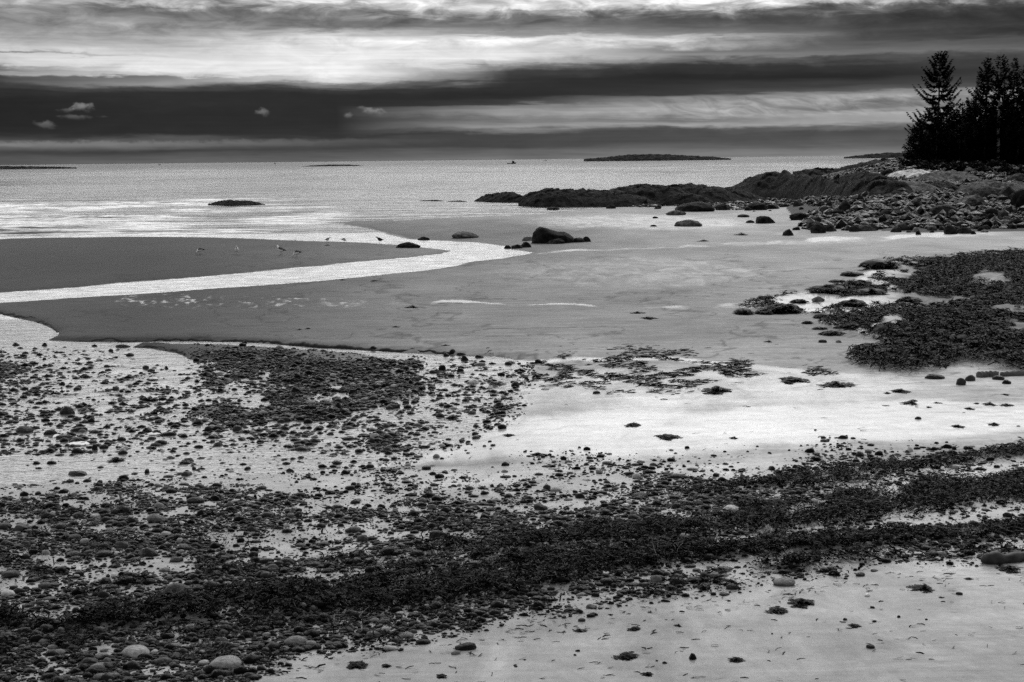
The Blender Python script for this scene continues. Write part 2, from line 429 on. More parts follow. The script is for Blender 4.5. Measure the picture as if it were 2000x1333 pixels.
# ------------------------------------------------------------------ materials
def new_mat(name):
    m = bpy.data.materials.new(name); m.use_nodes = True
    t = NT(m.node_tree); b = [n for n in t.n if n.type == 'BSDF_PRINCIPLED'][0]
    return m, t, b
def grey(t, b, val):
    c = t.node('ShaderNodeCombineColor')
    for k in range(3): t.put(c.inputs[k], val)
    t.l.new(c.outputs[0], b.inputs['Base Color'])
def bump(t, b, h, strength, dist=0.02, sock='Normal'):
    x = t.node('ShaderNodeBump'); t.put(x.inputs['Height'], h)
    t.put(x.inputs['Strength'], strength); x.inputs['Distance'].default_value = dist
    t.l.new(x.outputs[0], b.inputs[sock]); return x
def attr(t, name):
    a = t.node('ShaderNodeAttribute'); a.attribute_name = name; return a.outputs['Fac']
def pos(t):
    return t.node('ShaderNodeNewGeometry').outputs['Position']

def mat_sand():
    m, t, b = new_mat('sand')
    P = pos(t); tone = attr(t, 'tone'); wet = attr(t, 'wet'); spk = attr(t, 'grit')
    big = t.noise(t.mapping(P, (0.25, 0.12, 1)), 1.0, 5, 0.6, 0.5)
    fine = t.noise(t.mapping(P, (9, 5, 9)), 1.0, 5, 0.65)
    sp = t.noise(t.mapping(P, (26, 18, 26)), 1.0, 3, 0.6)
    mid_ = t.noise(t.mapping(P, (0.5, 2.2, 1), (0, 0, 0.1)), 1.0, 6, 0.7, 0.6)
    col = t.m('MULTIPLY', tone, t.mr(big, 0.3, 0.7, 0.78, 1.2, False))
    col = t.m('MULTIPLY', col, t.mr(mid_, 0.34, 0.66, 0.72, 1.22, False))
    col = t.m('MULTIPLY', col, t.mr(fine, 0.3, 0.7, 0.82, 1.16, False))
    dark = t.m('MULTIPLY', t.mr(sp, 0.56, 0.66), spk)
    col = t.m('MULTIPLY', col, t.m('SUBTRACT', 1.0, t.m('MULTIPLY', dark, 0.8)))
    grey(t, b, col)
    wn = t.noise(t.mapping(P, (0.9, 0.35, 1)), 1.0, 6, 0.65, 0.8)
    w2 = t.mr(t.m('ADD', wet, t.m('MULTIPLY', t.m('SUBTRACT', wn, 0.5), 0.55)), 0.25, 0.75)
    t.put(b.inputs['Roughness'], t.mr(w2, 0, 1, 0.7, 0.26, False))
    b.inputs['IOR'].default_value = 1.36
    t.put(b.inputs['Specular IOR Level'], t.mr(w2, 0, 1, 0.10, 0.55, False))
    rip = t.noise(t.mapping(P, (1.2, 5.0, 1), (0, 0, 0.15)), 1.0, 4, 0.6, 0.8)
    hh = t.m('ADD', t.m('MULTIPLY', rip, 0.6), t.m('MULTIPLY', fine, 0.5))
    bump(t, b, hh, t.mr(w2, 0, 1, 0.9, 0.25, False), 0.03)
    return m

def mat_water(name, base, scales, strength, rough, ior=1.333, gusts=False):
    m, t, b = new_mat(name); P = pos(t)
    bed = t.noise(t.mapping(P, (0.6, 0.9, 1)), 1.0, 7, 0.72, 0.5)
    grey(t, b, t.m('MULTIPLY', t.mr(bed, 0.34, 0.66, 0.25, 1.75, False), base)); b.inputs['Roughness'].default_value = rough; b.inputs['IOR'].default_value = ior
    h = None
    for (sx, sy, amp, rot) in scales:
        n = t.noise(t.mapping(P, (sx, sy, 1), (0, 0, rot)), 1.0, 3, 0.55, 0.6)
        n = t.m('MULTIPLY', n, amp); h = n if h is None else t.m('ADD', h, n)
    sy_ = t.node('ShaderNodeSeparateXYZ'); t.l.new(P, sy_.inputs[0])
    gust = t.noise(t.mapping(P, (0.006, 0.003, 1)), 1.0, 11, 0.72, 0.3)
    st_ = t.m('MULTIPLY', t.mr(sy_.outputs[1], 250.0, 3000.0, strength, strength * 0.22), t.mr(gust, 0.36, 0.64, 0.35, 1.7, False) if gusts else 1.0)
    bump(t, b, h, st_, 1.0)
    return m

def mat_rock(name, lo, hi, scale=1.0, lichen=0.0, rough=0.6, rnd=True, bumps=0.6):
    m, t, b = new_mat(name)
    tc = t.node('ShaderNodeTexCoord'); P = pos(t)
    n = t.noise(P, 0.9 * scale, 6, 0.65, 0.4); f = t.noise(P, 2.6 * scale, 8, 0.78, 0.3); g = t.noise(P, 22.0 * scale, 3, 0.6)
    base = t.mr(n, 0.32, 0.68, lo, hi, False)
    base = t.m('MULTIPLY', base, t.mr(f, 0.36, 0.64, 0.1, 2.2, False))
    if rnd:
        oi = t.node('ShaderNodeObjectInfo')
        base = t.m('MULTIPLY', base, t.mr(oi.outputs['Random'], 0, 1, 0.55, 1.7, False))
    if lichen:
        nz = t.node('ShaderNodeSeparateXYZ'); t.l.new(t.node('ShaderNodeNewGeometry').outputs['Normal'], nz.inputs[0])
        k = t.m('MULTIPLY', t.mr(nz.outputs[2], 0.4, 0.95), t.mr(t.noise(P, 1.6 * scale, 6, 0.7, 0.6), 0.46, 0.6))
        base = t.m('ADD', base, t.m('MULTIPLY', k, lichen))
    grey(t, b, base)
    b.inputs['Roughness'].default_value = rough; b.inputs['IOR'].default_value = 1.4
    b.inputs['Specular IOR Level'].default_value = 0.05
    vo = t.node('ShaderNodeTexVoronoi'); vo.feature = 'DISTANCE_TO_EDGE'; t.l.new(P, vo.inputs['Vector']); vo.inputs['Scale'].default_value = 0.8 * scale
    cr = t.mr(vo.outputs['Distance'], 0.0, 0.05, 0.0, 0.35)
    h = t.m('ADD', t.m('ADD', t.m('MULTIPLY', n, 1.2), t.m('MULTIPLY', f, 0.5)), t.m('ADD', cr, t.m('MULTIPLY', g, 0.15)))
    bump(t, b, h, bumps, 0.25 / scale)
    return m

def mat_pebble():
    m, t, b = new_mat('pebble_stone'); P = pos(t)
    sh = attr(t, 'shade'); f = t.noise(P, 30.0, 4, 0.6); n = t.noise(P, 7.0, 3, 0.6)
    c = t.m('MULTIPLY', sh, t.mr(f, 0.3, 0.7, 0.7, 1.3, False)); c = t.m('MULTIPLY', c, t.mr(n, 0.3, 0.7, 0.75, 1.25, False))
    grey(t, b, c); b.inputs['Roughness'].default_value = 0.34; b.inputs['IOR'].default_value = 1.38
    b.inputs['Specular IOR Level'].default_value = 0.09
    bump(t, b, t.m('ADD', f, n), 0.8, 0.02); return m

def mat_stone():
    m, t, b = new_mat('cobble_stone'); P = pos(t)
    oi = t.node('ShaderNodeObjectInfo'); sh = t.node('ShaderNodeSeparateColor'); t.l.new(oi.outputs['Color'], sh.inputs[0])
    f = t.noise(P, 22.0, 5, 0.65); n = t.noise(P, 5.0, 4, 0.6, 0.5)
    c = t.m('MULTIPLY', sh.outputs[0], t.mr(f, 0.3, 0.7, 0.62, 1.38, False)); c = t.m('MULTIPLY', c, t.mr(n, 0.3, 0.7, 0.6, 1.4, False))
    grey(t, b, c); b.inputs['Roughness'].default_value = 0.36; b.inputs['IOR'].default_value = 1.38
    b.inputs['Specular IOR Level'].default_value = 0.09
    bump(t, b, t.m('ADD', f, t.m('MULTIPLY', n, 1.5)), 0.8, 0.03); return m

def mat_plain(name, lo, hi, rough=0.6, scale=8.0, spec=0.5, ior=1.4):
    m, t, b = new_mat(name); n = t.noise(pos(t), scale, 4, 0.6)
    grey(t, b, t.mr(n, 0.3, 0.7, lo, hi, False)); b.inputs['Roughness'].default_value = rough
    b.inputs['Specular IOR Level'].default_value = spec; b.inputs['IOR'].default_value = ior
    return m

M = {}
M['sand'] = mat_sand()
M['sea'] = mat_water('sea_water', 0.02, ((0.035, 0.10, 0.9, 0.1), (0.16, 0.42, 0.35, -0.1), (0.7, 1.6, 0.10, 0.15), (2.5, 5.0, 0.022, 0.0)), 0.6, 0.12, gusts=True)
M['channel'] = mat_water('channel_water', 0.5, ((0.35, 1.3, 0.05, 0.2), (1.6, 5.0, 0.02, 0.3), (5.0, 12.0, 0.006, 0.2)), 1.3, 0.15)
M['stream'] = mat_water('stream_water', 0.085, ((0.5, 1.6, 0.02, 0.2), (1.6, 4.5, 0.012, 0.35), (5.0, 12.0, 0.009, 0.2)), 1.3, 0.08)
M['ledge'] = mat_rock('dark_weedy_ledge', 0.002, 0.016, 0.8, 0.0, 0.75, False, 0.8)
M['granite'] = mat_rock('pale_granite', 0.35, 0.55, 0.5, 0.0, 0.8, False, 0.35)
M['greyledge'] = mat_rock('grey_ledge', 0.02, 0.08, 0.8, 0.10, 0.8, False, 0.6)
M['boulder'] = mat_rock('dark_boulder', 0.004, 0.020, 0.9, 0.012, 0.7, True, 0.7)
M['paleboulder'] = mat_rock('pale_boulder', 0.04, 0.11, 0.9, 0.10, 0.8, True, 0.6)
M['island'] = mat_rock('island_rock', 0.004, 0.016, 0.05, 0.02, 0.9, False, 0.5)
M['pebble'] = mat_pebble(); M['stone'] = mat_stone()
M['weed'] = mat_plain('wet_seaweed', 0.0006, 0.004, 0.4, 9.0, 0.025)
M['weed_dull'] = mat_plain('dull_rockweed', 0.0008, 0.014, 0.5, 2.2, 0.05)
M['needles'] = mat_plain('spruce_needles', 0.002, 0.008, 0.8, 2.0, 0.1)
M['bark'] = mat_plain('spruce_bark', 0.02, 0.05, 0.9, 5.0, 0.2)
M['palebark'] = mat_plain('weathered_bark', 0.12, 0.22, 0.9, 5.0, 0.2)
M['wood'] = mat_plain('dark_driftwood', 0.01, 0.04, 0.6, 9.0, 0.3)
M['greywood'] = mat_plain('grey_driftwood', 0.05, 0.10, 0.8, 9.0, 0.3)
M['straw'] = mat_plain('dry_stalk', 0.2, 0.35, 0.8, 9.0, 0.2)
M['foam'] = mat_plain('foam', 0.75, 0.9, 0.8, 12.0, 0.2)
M['white'] = mat_plain('white_feathers', 0.78, 0.88, 0.8, 12.0, 0.2)
M['grey'] = mat_plain('grey_feathers', 0.05, 0.12, 0.8, 12.0, 0.2)
M['black'] = mat_plain('black_feathers', 0.01, 0.02, 0.7, 12.0, 0.2)
M['bill'] = mat_plain('gull_bill', 0.2, 0.3, 0.5, 12.0)
M['hull'] = mat_plain('dark_hull_paint', 0.008, 0.015, 0.6, 1.0)
M['glass'] = mat_plain('wheelhouse_glass', 0.01, 0.02, 0.1, 1.0)

# ------------------------------------------------------------------ ground
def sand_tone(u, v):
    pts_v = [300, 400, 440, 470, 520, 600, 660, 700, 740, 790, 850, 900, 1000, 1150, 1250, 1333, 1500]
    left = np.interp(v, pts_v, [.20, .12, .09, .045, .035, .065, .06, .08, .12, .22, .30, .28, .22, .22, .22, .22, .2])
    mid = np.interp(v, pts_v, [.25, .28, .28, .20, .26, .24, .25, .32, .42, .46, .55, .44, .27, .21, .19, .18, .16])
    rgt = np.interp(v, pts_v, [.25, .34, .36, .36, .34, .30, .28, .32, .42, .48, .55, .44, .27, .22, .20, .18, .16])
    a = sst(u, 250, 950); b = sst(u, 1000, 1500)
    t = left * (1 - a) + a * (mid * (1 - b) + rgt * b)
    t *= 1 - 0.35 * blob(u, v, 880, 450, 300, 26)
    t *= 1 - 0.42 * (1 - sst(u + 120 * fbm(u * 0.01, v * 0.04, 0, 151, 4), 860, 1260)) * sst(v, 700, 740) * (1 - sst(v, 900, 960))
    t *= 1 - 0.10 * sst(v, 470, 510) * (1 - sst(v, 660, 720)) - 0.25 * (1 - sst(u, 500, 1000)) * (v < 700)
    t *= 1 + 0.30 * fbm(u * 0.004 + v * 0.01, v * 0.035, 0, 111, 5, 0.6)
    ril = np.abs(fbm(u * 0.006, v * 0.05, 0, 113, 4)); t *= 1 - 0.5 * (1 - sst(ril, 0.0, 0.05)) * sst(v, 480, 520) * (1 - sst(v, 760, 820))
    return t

def sand_wet(u, v):
    n = fbm(u * 0.01, v * 0.06, 0, 81, 4)
    vv = v + n * 7
    w = 0.12 + 0.0 * u
    w = np.maximum(w, (0.52 + 0.5 * n) * strip(u, vv, [(1045,496,2),(1200,490,2.5),(1400,482,4),(1600,476,5),(1850,466,5),(2000,458,4),(2600,430,5)], 0, 1))
    w = np.maximum(w, (0.48 + 0.5 * n) * strip(u, vv, [(640,600,6),(760,599,4),(850,599,2.5),(1000,602,1.5),(1250,607,2),(1400,612,7),(1560,606,16),(1700,585,20)], 0, 1))
    w = np.maximum(w, (0.22 + 0.75 * fbm(u * 0.09, v * 0.4, 0, 83, 4)) * strip(u, vv, [(240,590,18),(500,598,16),(700,600,12)], 0, 1))
    w = np.maximum(w, 0.5 * blob(u, vv, 1260, 438, 330, 22))
    w = np.maximum(w, 0.65 * strip(u, vv, [(980,712,8),(1130,710,5),(1300,712,5),(1450,722,6),(1600,742,7),(1720,748,6)], 0, 1))
    w = np.maximum(w, 0.70 * blob(u, vv, 1150, 860, 560, 75, -0.01))
    w = np.maximum(w, 0.85 * blob(u, vv, 1650, 840, 560, 55, -0.03))
    w = np.maximum(w, 0.55 * blob(u, vv, 1300, 770, 800, 60))
    w = np.maximum(w, 0.55 * sst(v, 890, 930))
    w = np.maximum(w, 0.4 * blob(u, vv, 1250, 540, 400, 50))
    w = np.where(weed_right(u, v) > 0.3, 0.8 - 0.4 * sst(u, 1640, 1800), w)
    w *= 1 - 0.9 * blob(u, v, 450, 510, 420, 40)
    return np.clip(w, 0, 1)

def build_ground():
    HF = CAM_H * FPX
    inv = np.linspace(1 / 11.0, 1 / 480.0, 900)
    D = 1 / inv
    D = np.concatenate([[-40, -25, -12, -5, 0, 2, 4, 5.5, 7, 8, 9, 10], D, [560, 700, 1000, 2000, 6000, 20000, 70000]])
    k = np.concatenate([np.linspace(-1.3, -0.46, 40), np.linspace(-0.455, 0.455, 900), np.linspace(0.46, 1.3, 40)])
    DD, KK = np.meshgrid(D, k, indexing='ij')
    X = KK * np.maximum(DD, 11 + 0 * DD); Y = DD
    X = np.where(DD < 11, KK * (11 + (11 - DD) * 1.5), X)
    x, y = X.ravel(), Y.ravel()
    z = ground_h(x, y)
    z = np.where(y > 480, -1.5, z)
    u, v = survey(x, y); near = y < 11
    u = np.where(near, 1000 + x * 200, u); v = np.where(near, 1700, v)
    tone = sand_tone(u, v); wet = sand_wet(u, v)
    wet = np.maximum(wet, 0.55 * np.exp(-np.clip(z, 0, 9) / 0.03) * (v < 600) * (v > 430))
    wet = np.maximum(wet, 0.85 * np.exp(-np.clip(z, 0, 9) / 0.035) * (v > 704) * (y > 11) * (v < 1000))
    wk = wrack(u, v); cb = cobbles(u, v)
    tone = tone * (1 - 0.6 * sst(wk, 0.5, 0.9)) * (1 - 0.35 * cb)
    tone = tone * (1 - 0.75 * weed_right(u, v) * sst(u, 1640, 1800))
    shore = rise(x, y, u) > 0.1
    tone = np.where(shore, 0.012, tone)
    tone = np.where(z < -0.0, np.minimum(tone, 0.12), tone)
    wet = np.where(shore, 0.2, wet)
    tone = tone * (1 - 0.4 * np.exp(-np.clip(z, 0, 9) / 0.06) * (v < 600) * (v > 425))
    grit = np.clip(0.05 + 0.4 * blob(u, v, 300, 860, 700, 110) + 0.75 * cb + 0.35 * blob(u, v, 1300, 740, 420, 50), 0, 1)
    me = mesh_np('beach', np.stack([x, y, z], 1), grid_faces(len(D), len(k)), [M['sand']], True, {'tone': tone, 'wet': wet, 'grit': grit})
    tag(put('ground', me), 'grey tidal sand flats sloping up to the shingle', kind='structure')
build_ground()

# ------------------------------------------------------------------ water
def build_water():
    k = np.linspace(-1.3, 1.3, 900)
    inv = np.linspace(1 / 128.0, 1 / 60000.0, 480)
    D = 1 / inv
    DD, KK = np.meshgrid(D, k, indexing='ij'); x = (DD * KK).ravel(); y = DD.ravel()
    u, v = proj(x, y, 0)
    z = 0.0 * x
    # low swells coming in on the left shore
    fade = sst(y, 118, 124) * (1 - sst(y, 190, 300)) * (1 - sst(u, 560, 720))
    ph = y / 5.2 + fbm(x * 0.03, y * 0.03, 0, 91, 3) * 2.2
    amp = np.clip(fbm(x * 0.06, y * 0.10, 0, 93, 3) + 0.25, 0, 1)
    z = z + sst(y, 128, 131) * fade * amp * 0.4 * np.clip(np.sin(ph * 2 * math.pi), 0, 1) ** 2
    z += sst(y, 112, 124) * (1 - sst(y, 260, 420)) * 0.025 * fbm(x * 0.5, y * 0.35, 0, 95, 3)
    me = mesh_np('sea', np.stack([x, y, z], 1), grid_faces(len(D), len(k)), [M['sea']], True)
    tag(put('sea', me), 'open pale grey sea reaching to the horizon', kind='structure')
    D = 1 / np.linspace(1 / 59.0, 1 / 128.0, 240)
    DD, KK = np.meshgrid(D, k, indexing='ij'); x = (DD * KK).ravel(); y = DD.ravel()
    z = sst(y, 59, 64) * (1 - sst(y, 120, 128)) * (0.010 * fbm(x * 1.6, y * 0.8, 0, 197, 3) + 0.006 * fbm(x * 0.3, y * 2.0, 0, 198, 2))
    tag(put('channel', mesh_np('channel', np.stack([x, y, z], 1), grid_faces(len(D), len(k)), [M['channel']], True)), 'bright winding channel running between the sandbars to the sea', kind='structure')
    D = 1 / np.linspace(1 / 24.0, 1 / 59.0, 300)
    k = np.linspace(-1.0, 0.55, 700)
    DD, KK = np.meshgrid(D, k, indexing='ij'); x = (DD * KK).ravel(); y = DD.ravel()
    u, v = proj(x, y, 0)
    f = (1 - sst(y, 54, 59))
    rif = blob(u, v, 230, 760, 220, 90) + blob(u, v, 930, 745, 100, 60)
    z = f * (0.028 * np.clip(rif, 0, 1) * fbm(x * 2.2, y * 1.5, 0, 97, 2) + 0.006 * fbm(x * 0.9, y * 0.7, 0, 99, 2))
    me = mesh_np('stream', np.stack([x, y, z], 1), grid_faces(len(D), len(k)), [M['stream']], True)
    tag(put('stream', me), 'shallow bright stream crossing the sand', kind='structure')
build_water()

# ------------------------------------------------------------------ pebbles, stones and wrack
def cat_parts(parts):
    Vs, Fs, n = [], [], 0
    for V, F in parts:
        Vs.append(V); Fs.append(F + n); n += len(V)
    return np.concatenate(Vs), np.concatenate(Fs)

def pebble_protos(sub):
    out = []
    for k in range(9):
        V, F = rock_shape(200 + k, sub, (0.15, 0.5, 0.1, 0.8, 0.3, 0.95, 0.1, 0.6, 0.25)[k], rough=0.32)
        out.append((V, F))
    return out

def scatter(protos, x, y, z, w, d, h, rz, shade):
    """many unit rocks placed, turned and scaled, joined in one mesh"""
    Vs, Fs, Ss, n = [], [], [], 0
    pk = RNG.integers(0, len(protos), len(x))
    for k, (V, F) in enumerate(protos):
        i = np.nonzero(pk == k)[0]
        if not len(i): continue
        a = V[None, :, 0] * w[i, None]; b = V[None, :, 1] * d[i, None]; c = V[None, :, 2] * h[i, None]
        cs, sn = np.cos(rz[i])[:, None], np.sin(rz[i])[:, None]
        px = a * cs - b * sn + x[i, None]; py = a * sn + b * cs + y[i, None]; pz = c + z[i, None]
        Vs.append(np.stack([px, py, pz], 2).reshape(-1, 3))
        f = F[None] + (np.arange(len(i)) * len(V))[:, None, None] + n
        Fs.append(f.reshape(-1, F.shape[1])); Ss.append(np.repeat(shade[i], len(V))); n += len(i) * len(V)
    return np.concatenate(Vs), np.concatenate(Fs), np.concatenate(Ss)

def sample_ground(n, dens, y0, y1, kmin=-0.56, kmax=0.58, power=1.0):
    n = int(n * (kmax - kmin) / 0.84)
    """random ground positions weighted by a density drawn over the beach"""
    y = 1 / RNG.uniform(1 / y1, 1 / y0, n) if power == 0 else np.sqrt(RNG.uniform(y0 ** 2, y1 ** 2, n)) if power == 1 else RNG.uniform(y0, y1, n)
    x = RNG.uniform(kmin, kmax, n) * y
    u, v = survey(x, y)
    keep = RNG.uniform(0, 1, n) < dens(u, v)
    return x[keep], y[keep]

def pebble_shade(n):
    s = np.exp(RNG.normal(math.log(0.0050), 1.15, n))
    pale = RNG.uniform(0, 1, n) < 0.05
    return np.where(pale, RNG.uniform(0.10, 0.40, n), np.clip(s, 0.002, 0.10))

def build_pebbles():
    x, y = sample_ground(430000, cobbles, 14.5, 52, power=2)
    x2, y2 = sample_ground(300000, lambda u, v: cobbles(u, v) * (v < 900), 31, 56, power=2); n1_ = len(x)
    x = np.concatenate([x, x2]); y = np.concatenate([y, y2])
    w = np.exp(RNG.normal(math.log(0.039), 0.68, len(x))); w[n1_:] *= 1.15; w = np.clip(w, 0.015, 0.24) * (0.8 + 0.25 * sst(y, 20, 40))
    d = w * RNG.uniform(0.45, 1.0, len(x)); h = w * RNG.uniform(0.15, 0.5, len(x))
    z = ground_h(x, y) ; z = np.maximum(z, -0.03)
    rz = RNG.uniform(-0.6, 0.6, len(x)) + (RNG.uniform(0, 1, len(x)) < 0.3) * 1.2
    sh = pebble_shade(len(x))
    big = (w > 0.07) & (y < 34)
    parts = []
    for sel, sub in ((big, 2), (~big, 1)):
        parts.append(scatter(pebble_protos(sub), x[sel], y[sel], z[sel], w[sel], d[sel], h[sel], rz[sel], sh[sel]))
    V = np.concatenate([parts[0][0], parts[1][0]]); F = np.concatenate([parts[0][1], parts[1][1] + len(parts[0][0])])
    S = np.concatenate([parts[0][2], parts[1][2]])
    print('pebbles', len(x), 'verts', len(V))
    tag(put('pebbles', mesh_np('pebbles', V, F, [M['pebble']], True, {'shade': S})), 'dark wet shingle of small rounded pebbles covering the near beach', 'pebbles', kind='stuff')
build_pebbles()

def blades(x, y, z, L, w, lift, seedrot=None):
    n = len(x); a = RNG.uniform(0, 2 * math.pi, n) if seedrot is None else seedrot
    p = RNG.uniform(-0.3, 1.0, n) * lift; roll = RNG.uniform(-1, 1, n)
    dx, dy = np.cos(a), np.sin(a); nx, ny = -dy, dx
    V = np.zeros((n, 6, 3))
    for k, s in enumerate((-0.5, 0.0, 0.5)):
        hz = L * (s * p + (0.25 - s * s) * 0.5 * lift)
        ww = w * (1.0 if k == 1 else 0.7)
        bend = 0.8 * L * (0.25 - s * s) * roll
        for q, sg in enumerate((-0.5, 0.5)):
            V[:, k * 2 + q, 0] = x + dx * L * s + nx * (ww * sg + bend)
            V[:, k * 2 + q, 1] = y + dy * L * s + ny * (ww * sg + bend)
            V[:, k * 2 + q, 2] = z + hz + ww * sg * roll * 0.8
    F = np.array([[0, 1, 3, 2], [2, 3, 5, 4]])
    F = (F[None] + (np.arange(n) * 6)[:, None, None]).reshape(-1, 4)
    return V.reshape(-1, 3), F

def build_wrack():
    # thick banks of wrack across the near beach
    x, y = sample_ground(520000, lambda u, v: np.maximum(wrack(u, v) ** 0.8, 0.3 * sst(v, 960, 1100) * cobbles(u, v) * sst(fbm(u * 0.012, v * 0.05, 0, 141, 4) + 0.35 * sst(u, 900, 1700), 0.05, 0.35)), 15.5, 31, power=2)
    z = ground_h(x, y) + RNG.uniform(0.0, 0.10, len(x))
    L = np.clip(np.exp(RNG.normal(math.log(0.075), 0.5, len(x))), .03, .3); w = np.clip(np.exp(RNG.normal(math.log(0.014), 0.5, len(x))), .005, .04)
    V, F = blades(x, y, z, L, w, 0.55)
    print('wrack', len(x))
    tag(put('seaweed', mesh_np('seaweed', V, F, [M['weed']], False)), 'black tangled seaweed wrack in long banks across the near shingle', 'seaweed', kind='stuff')
    # crumbs of weed on the sand and among the stones
    def loose(u, v):
        n = fbm(u * 0.02, v * 0.09, 0, 101, 3)
        b = strip(u, v + 10 * n, [(1010,740,16),(1100,735,26),(1250,738,40),(1400,736,30),(1480,738,12),(1600,742,6)], 0, 0.8) * sst(n, -0.05, 0.15)
        c2 = fbm(u * 0.05, v * 0.16, 0, 109, 3)
        low = sst(v, 1110, 1170) * (0.20 * sst(c2, 0.32, 0.42)) + 0.002
        bot = np.interp(u, [400, 620, 850, 1000, 1300, 1500, 2000], [1350, 1315, 1285, 1250, 1195, 1165, 1110])
        low = low + 0.25 * sst(n, 0.05, 0.3) * (1 - sst(np.abs(v - bot - 12), 8, 42))
        return np.clip(b + low, 0, 1)
    x, y = sample_ground(150000, loose, 14.5, 48, power=2)
    # clump the crumbs
    z = ground_h(x, y) + RNG.uniform(0.0, 0.015, len(x))
    fy = 1 + 1.3 * sst(y, 26, 38); L = RNG.uniform(0.04, 0.13, len(x)) * fy; w = RNG.uniform(0.006, 0.02, len(x)) * fy
    V, F = blades(x, y, z, L, w, 0.2, RNG.normal(0.1, 0.7, len(x)))
    tag(put('seaweed_scraps', mesh_np('seaweed_scraps', V, F, [M['weed']], False)), 'loose black scraps of seaweed sprinkled over the pale wet sand', 'seaweed scraps', kind='stuff')
    # rockweed of the patch on the right
    def rw(u, v):
        n = fbm(u * 0.012, v * 0.05, 0, 103, 4) + 0.22 * fbm(u * 0.06, v * 0.25, 0, 104, 3)
        e = sst(u, 1600, 1850)
        return weed_right(u, v) * sst(n - 0.02 + 0.30 * e + 0.35 * blob(u, v, 1760, 712, 130, 40) - 0.25 * blob(u, v, 1800, 605, 130, 12, -0.05) - 0.12 * blob(u, v, 1850, 545, 160, 12), 0.0, 0.12)
    x, y = sample_ground(1350000, rw, 40, 96, 0.14, 0.58, power=2)
    lump = np.abs(fbm(x * 0.8, y * 0.4, 0, 105, 4)) * 0.50 + 0.07 * fbm(x * 3, y * 2, 0, 107, 2)
    z = ground_h(x, y) + np.maximum(lump, 0) * RNG.uniform(0.55, 1.0, len(x)) 
    L = np.clip(np.exp(RNG.normal(math.log(0.13), 0.5, len(x))), .05, .45); w = np.clip(np.exp(RNG.normal(math.log(0.03), 0.45, len(x))), .012, .07)
    V, F = blades(x, y, z, L, w, 0.5)
    print('rockweed', len(x))
    tag(put('rockweed', mesh_np('rockweed', V, F, [M['weed_dull']], False)), 'matted dark rockweed blanketing the low rocks on the right', 'rockweed', kind='stuff')
build_wrack()


# ------------------------------------------------------------------ single stones
STONE_MESH = {}
def stone_mesh(kind, i):
    key = (kind, i)
    if key not in STONE_MESH:
        ang = {'round': 0.12, 'slab': 0.5, 'block': 0.85, 'cone': 0.6}[kind]
        V, F = rock_shape(300 + i * 7 + len(kind), 3, ang, rough=0.22)
        if kind == 'cone':
            k = 1 - 0.45 * np.clip(V[:, 2], 0, 1); V = V.copy(); V[:, 0] *= k; V[:, 1] *= k
        STONE_MESH[key] = mesh_np('stone', V, F, [M['stone']], kind == 'round' or kind == 'cone')
    return STONE_MESH[key]

def place_px(u, v, w, h, dratio=0.8, bury=0.0):
    """ground point plus real width, depth and height of a thing w by h wide in the survey drawing with its foot at v"""
    x, y, z = hit(u, v)
    pm = FPX / math.hypot(y, CAM_H - z)
    W = w / pm; Dp = W * dratio
    e = (CAM_H - z) / y
    H = max(0.28 * min(W, Dp) + 0.01, h / pm - Dp * e * 0.9)
    y2 = y + Dp * 0.45; x2 = x / y * y2
    return x2, y2, z - bury, W, Dp, H

SCOUNT = [0]
def stone(u, v, w, h, kind='round', shade=0.018, label=None, group=None, name='stone', cat='stone'):
    SCOUNT[0] += 1
    if shade > 0.05: shade = min(0.75, shade * 1.9)
    x, y, z, W, Dp, H = place_px(u, v, w, h, {'round': 0.8, 'slab': 0.7, 'block': 0.75, 'cone': 0.9}[kind])
    o = put(name, stone_mesh(kind, SCOUNT[0] % 6), (x, y, max(z, -0.03)), random.uniform(-0.5, 0.5), (W, Dp, H))
    if u > 1 and kind == 'round' and random.random() < .5: o.rotation_euler[2] += math.pi
    o.color = (shade, shade, shade, 1)
    return tag(o, label, cat, group)

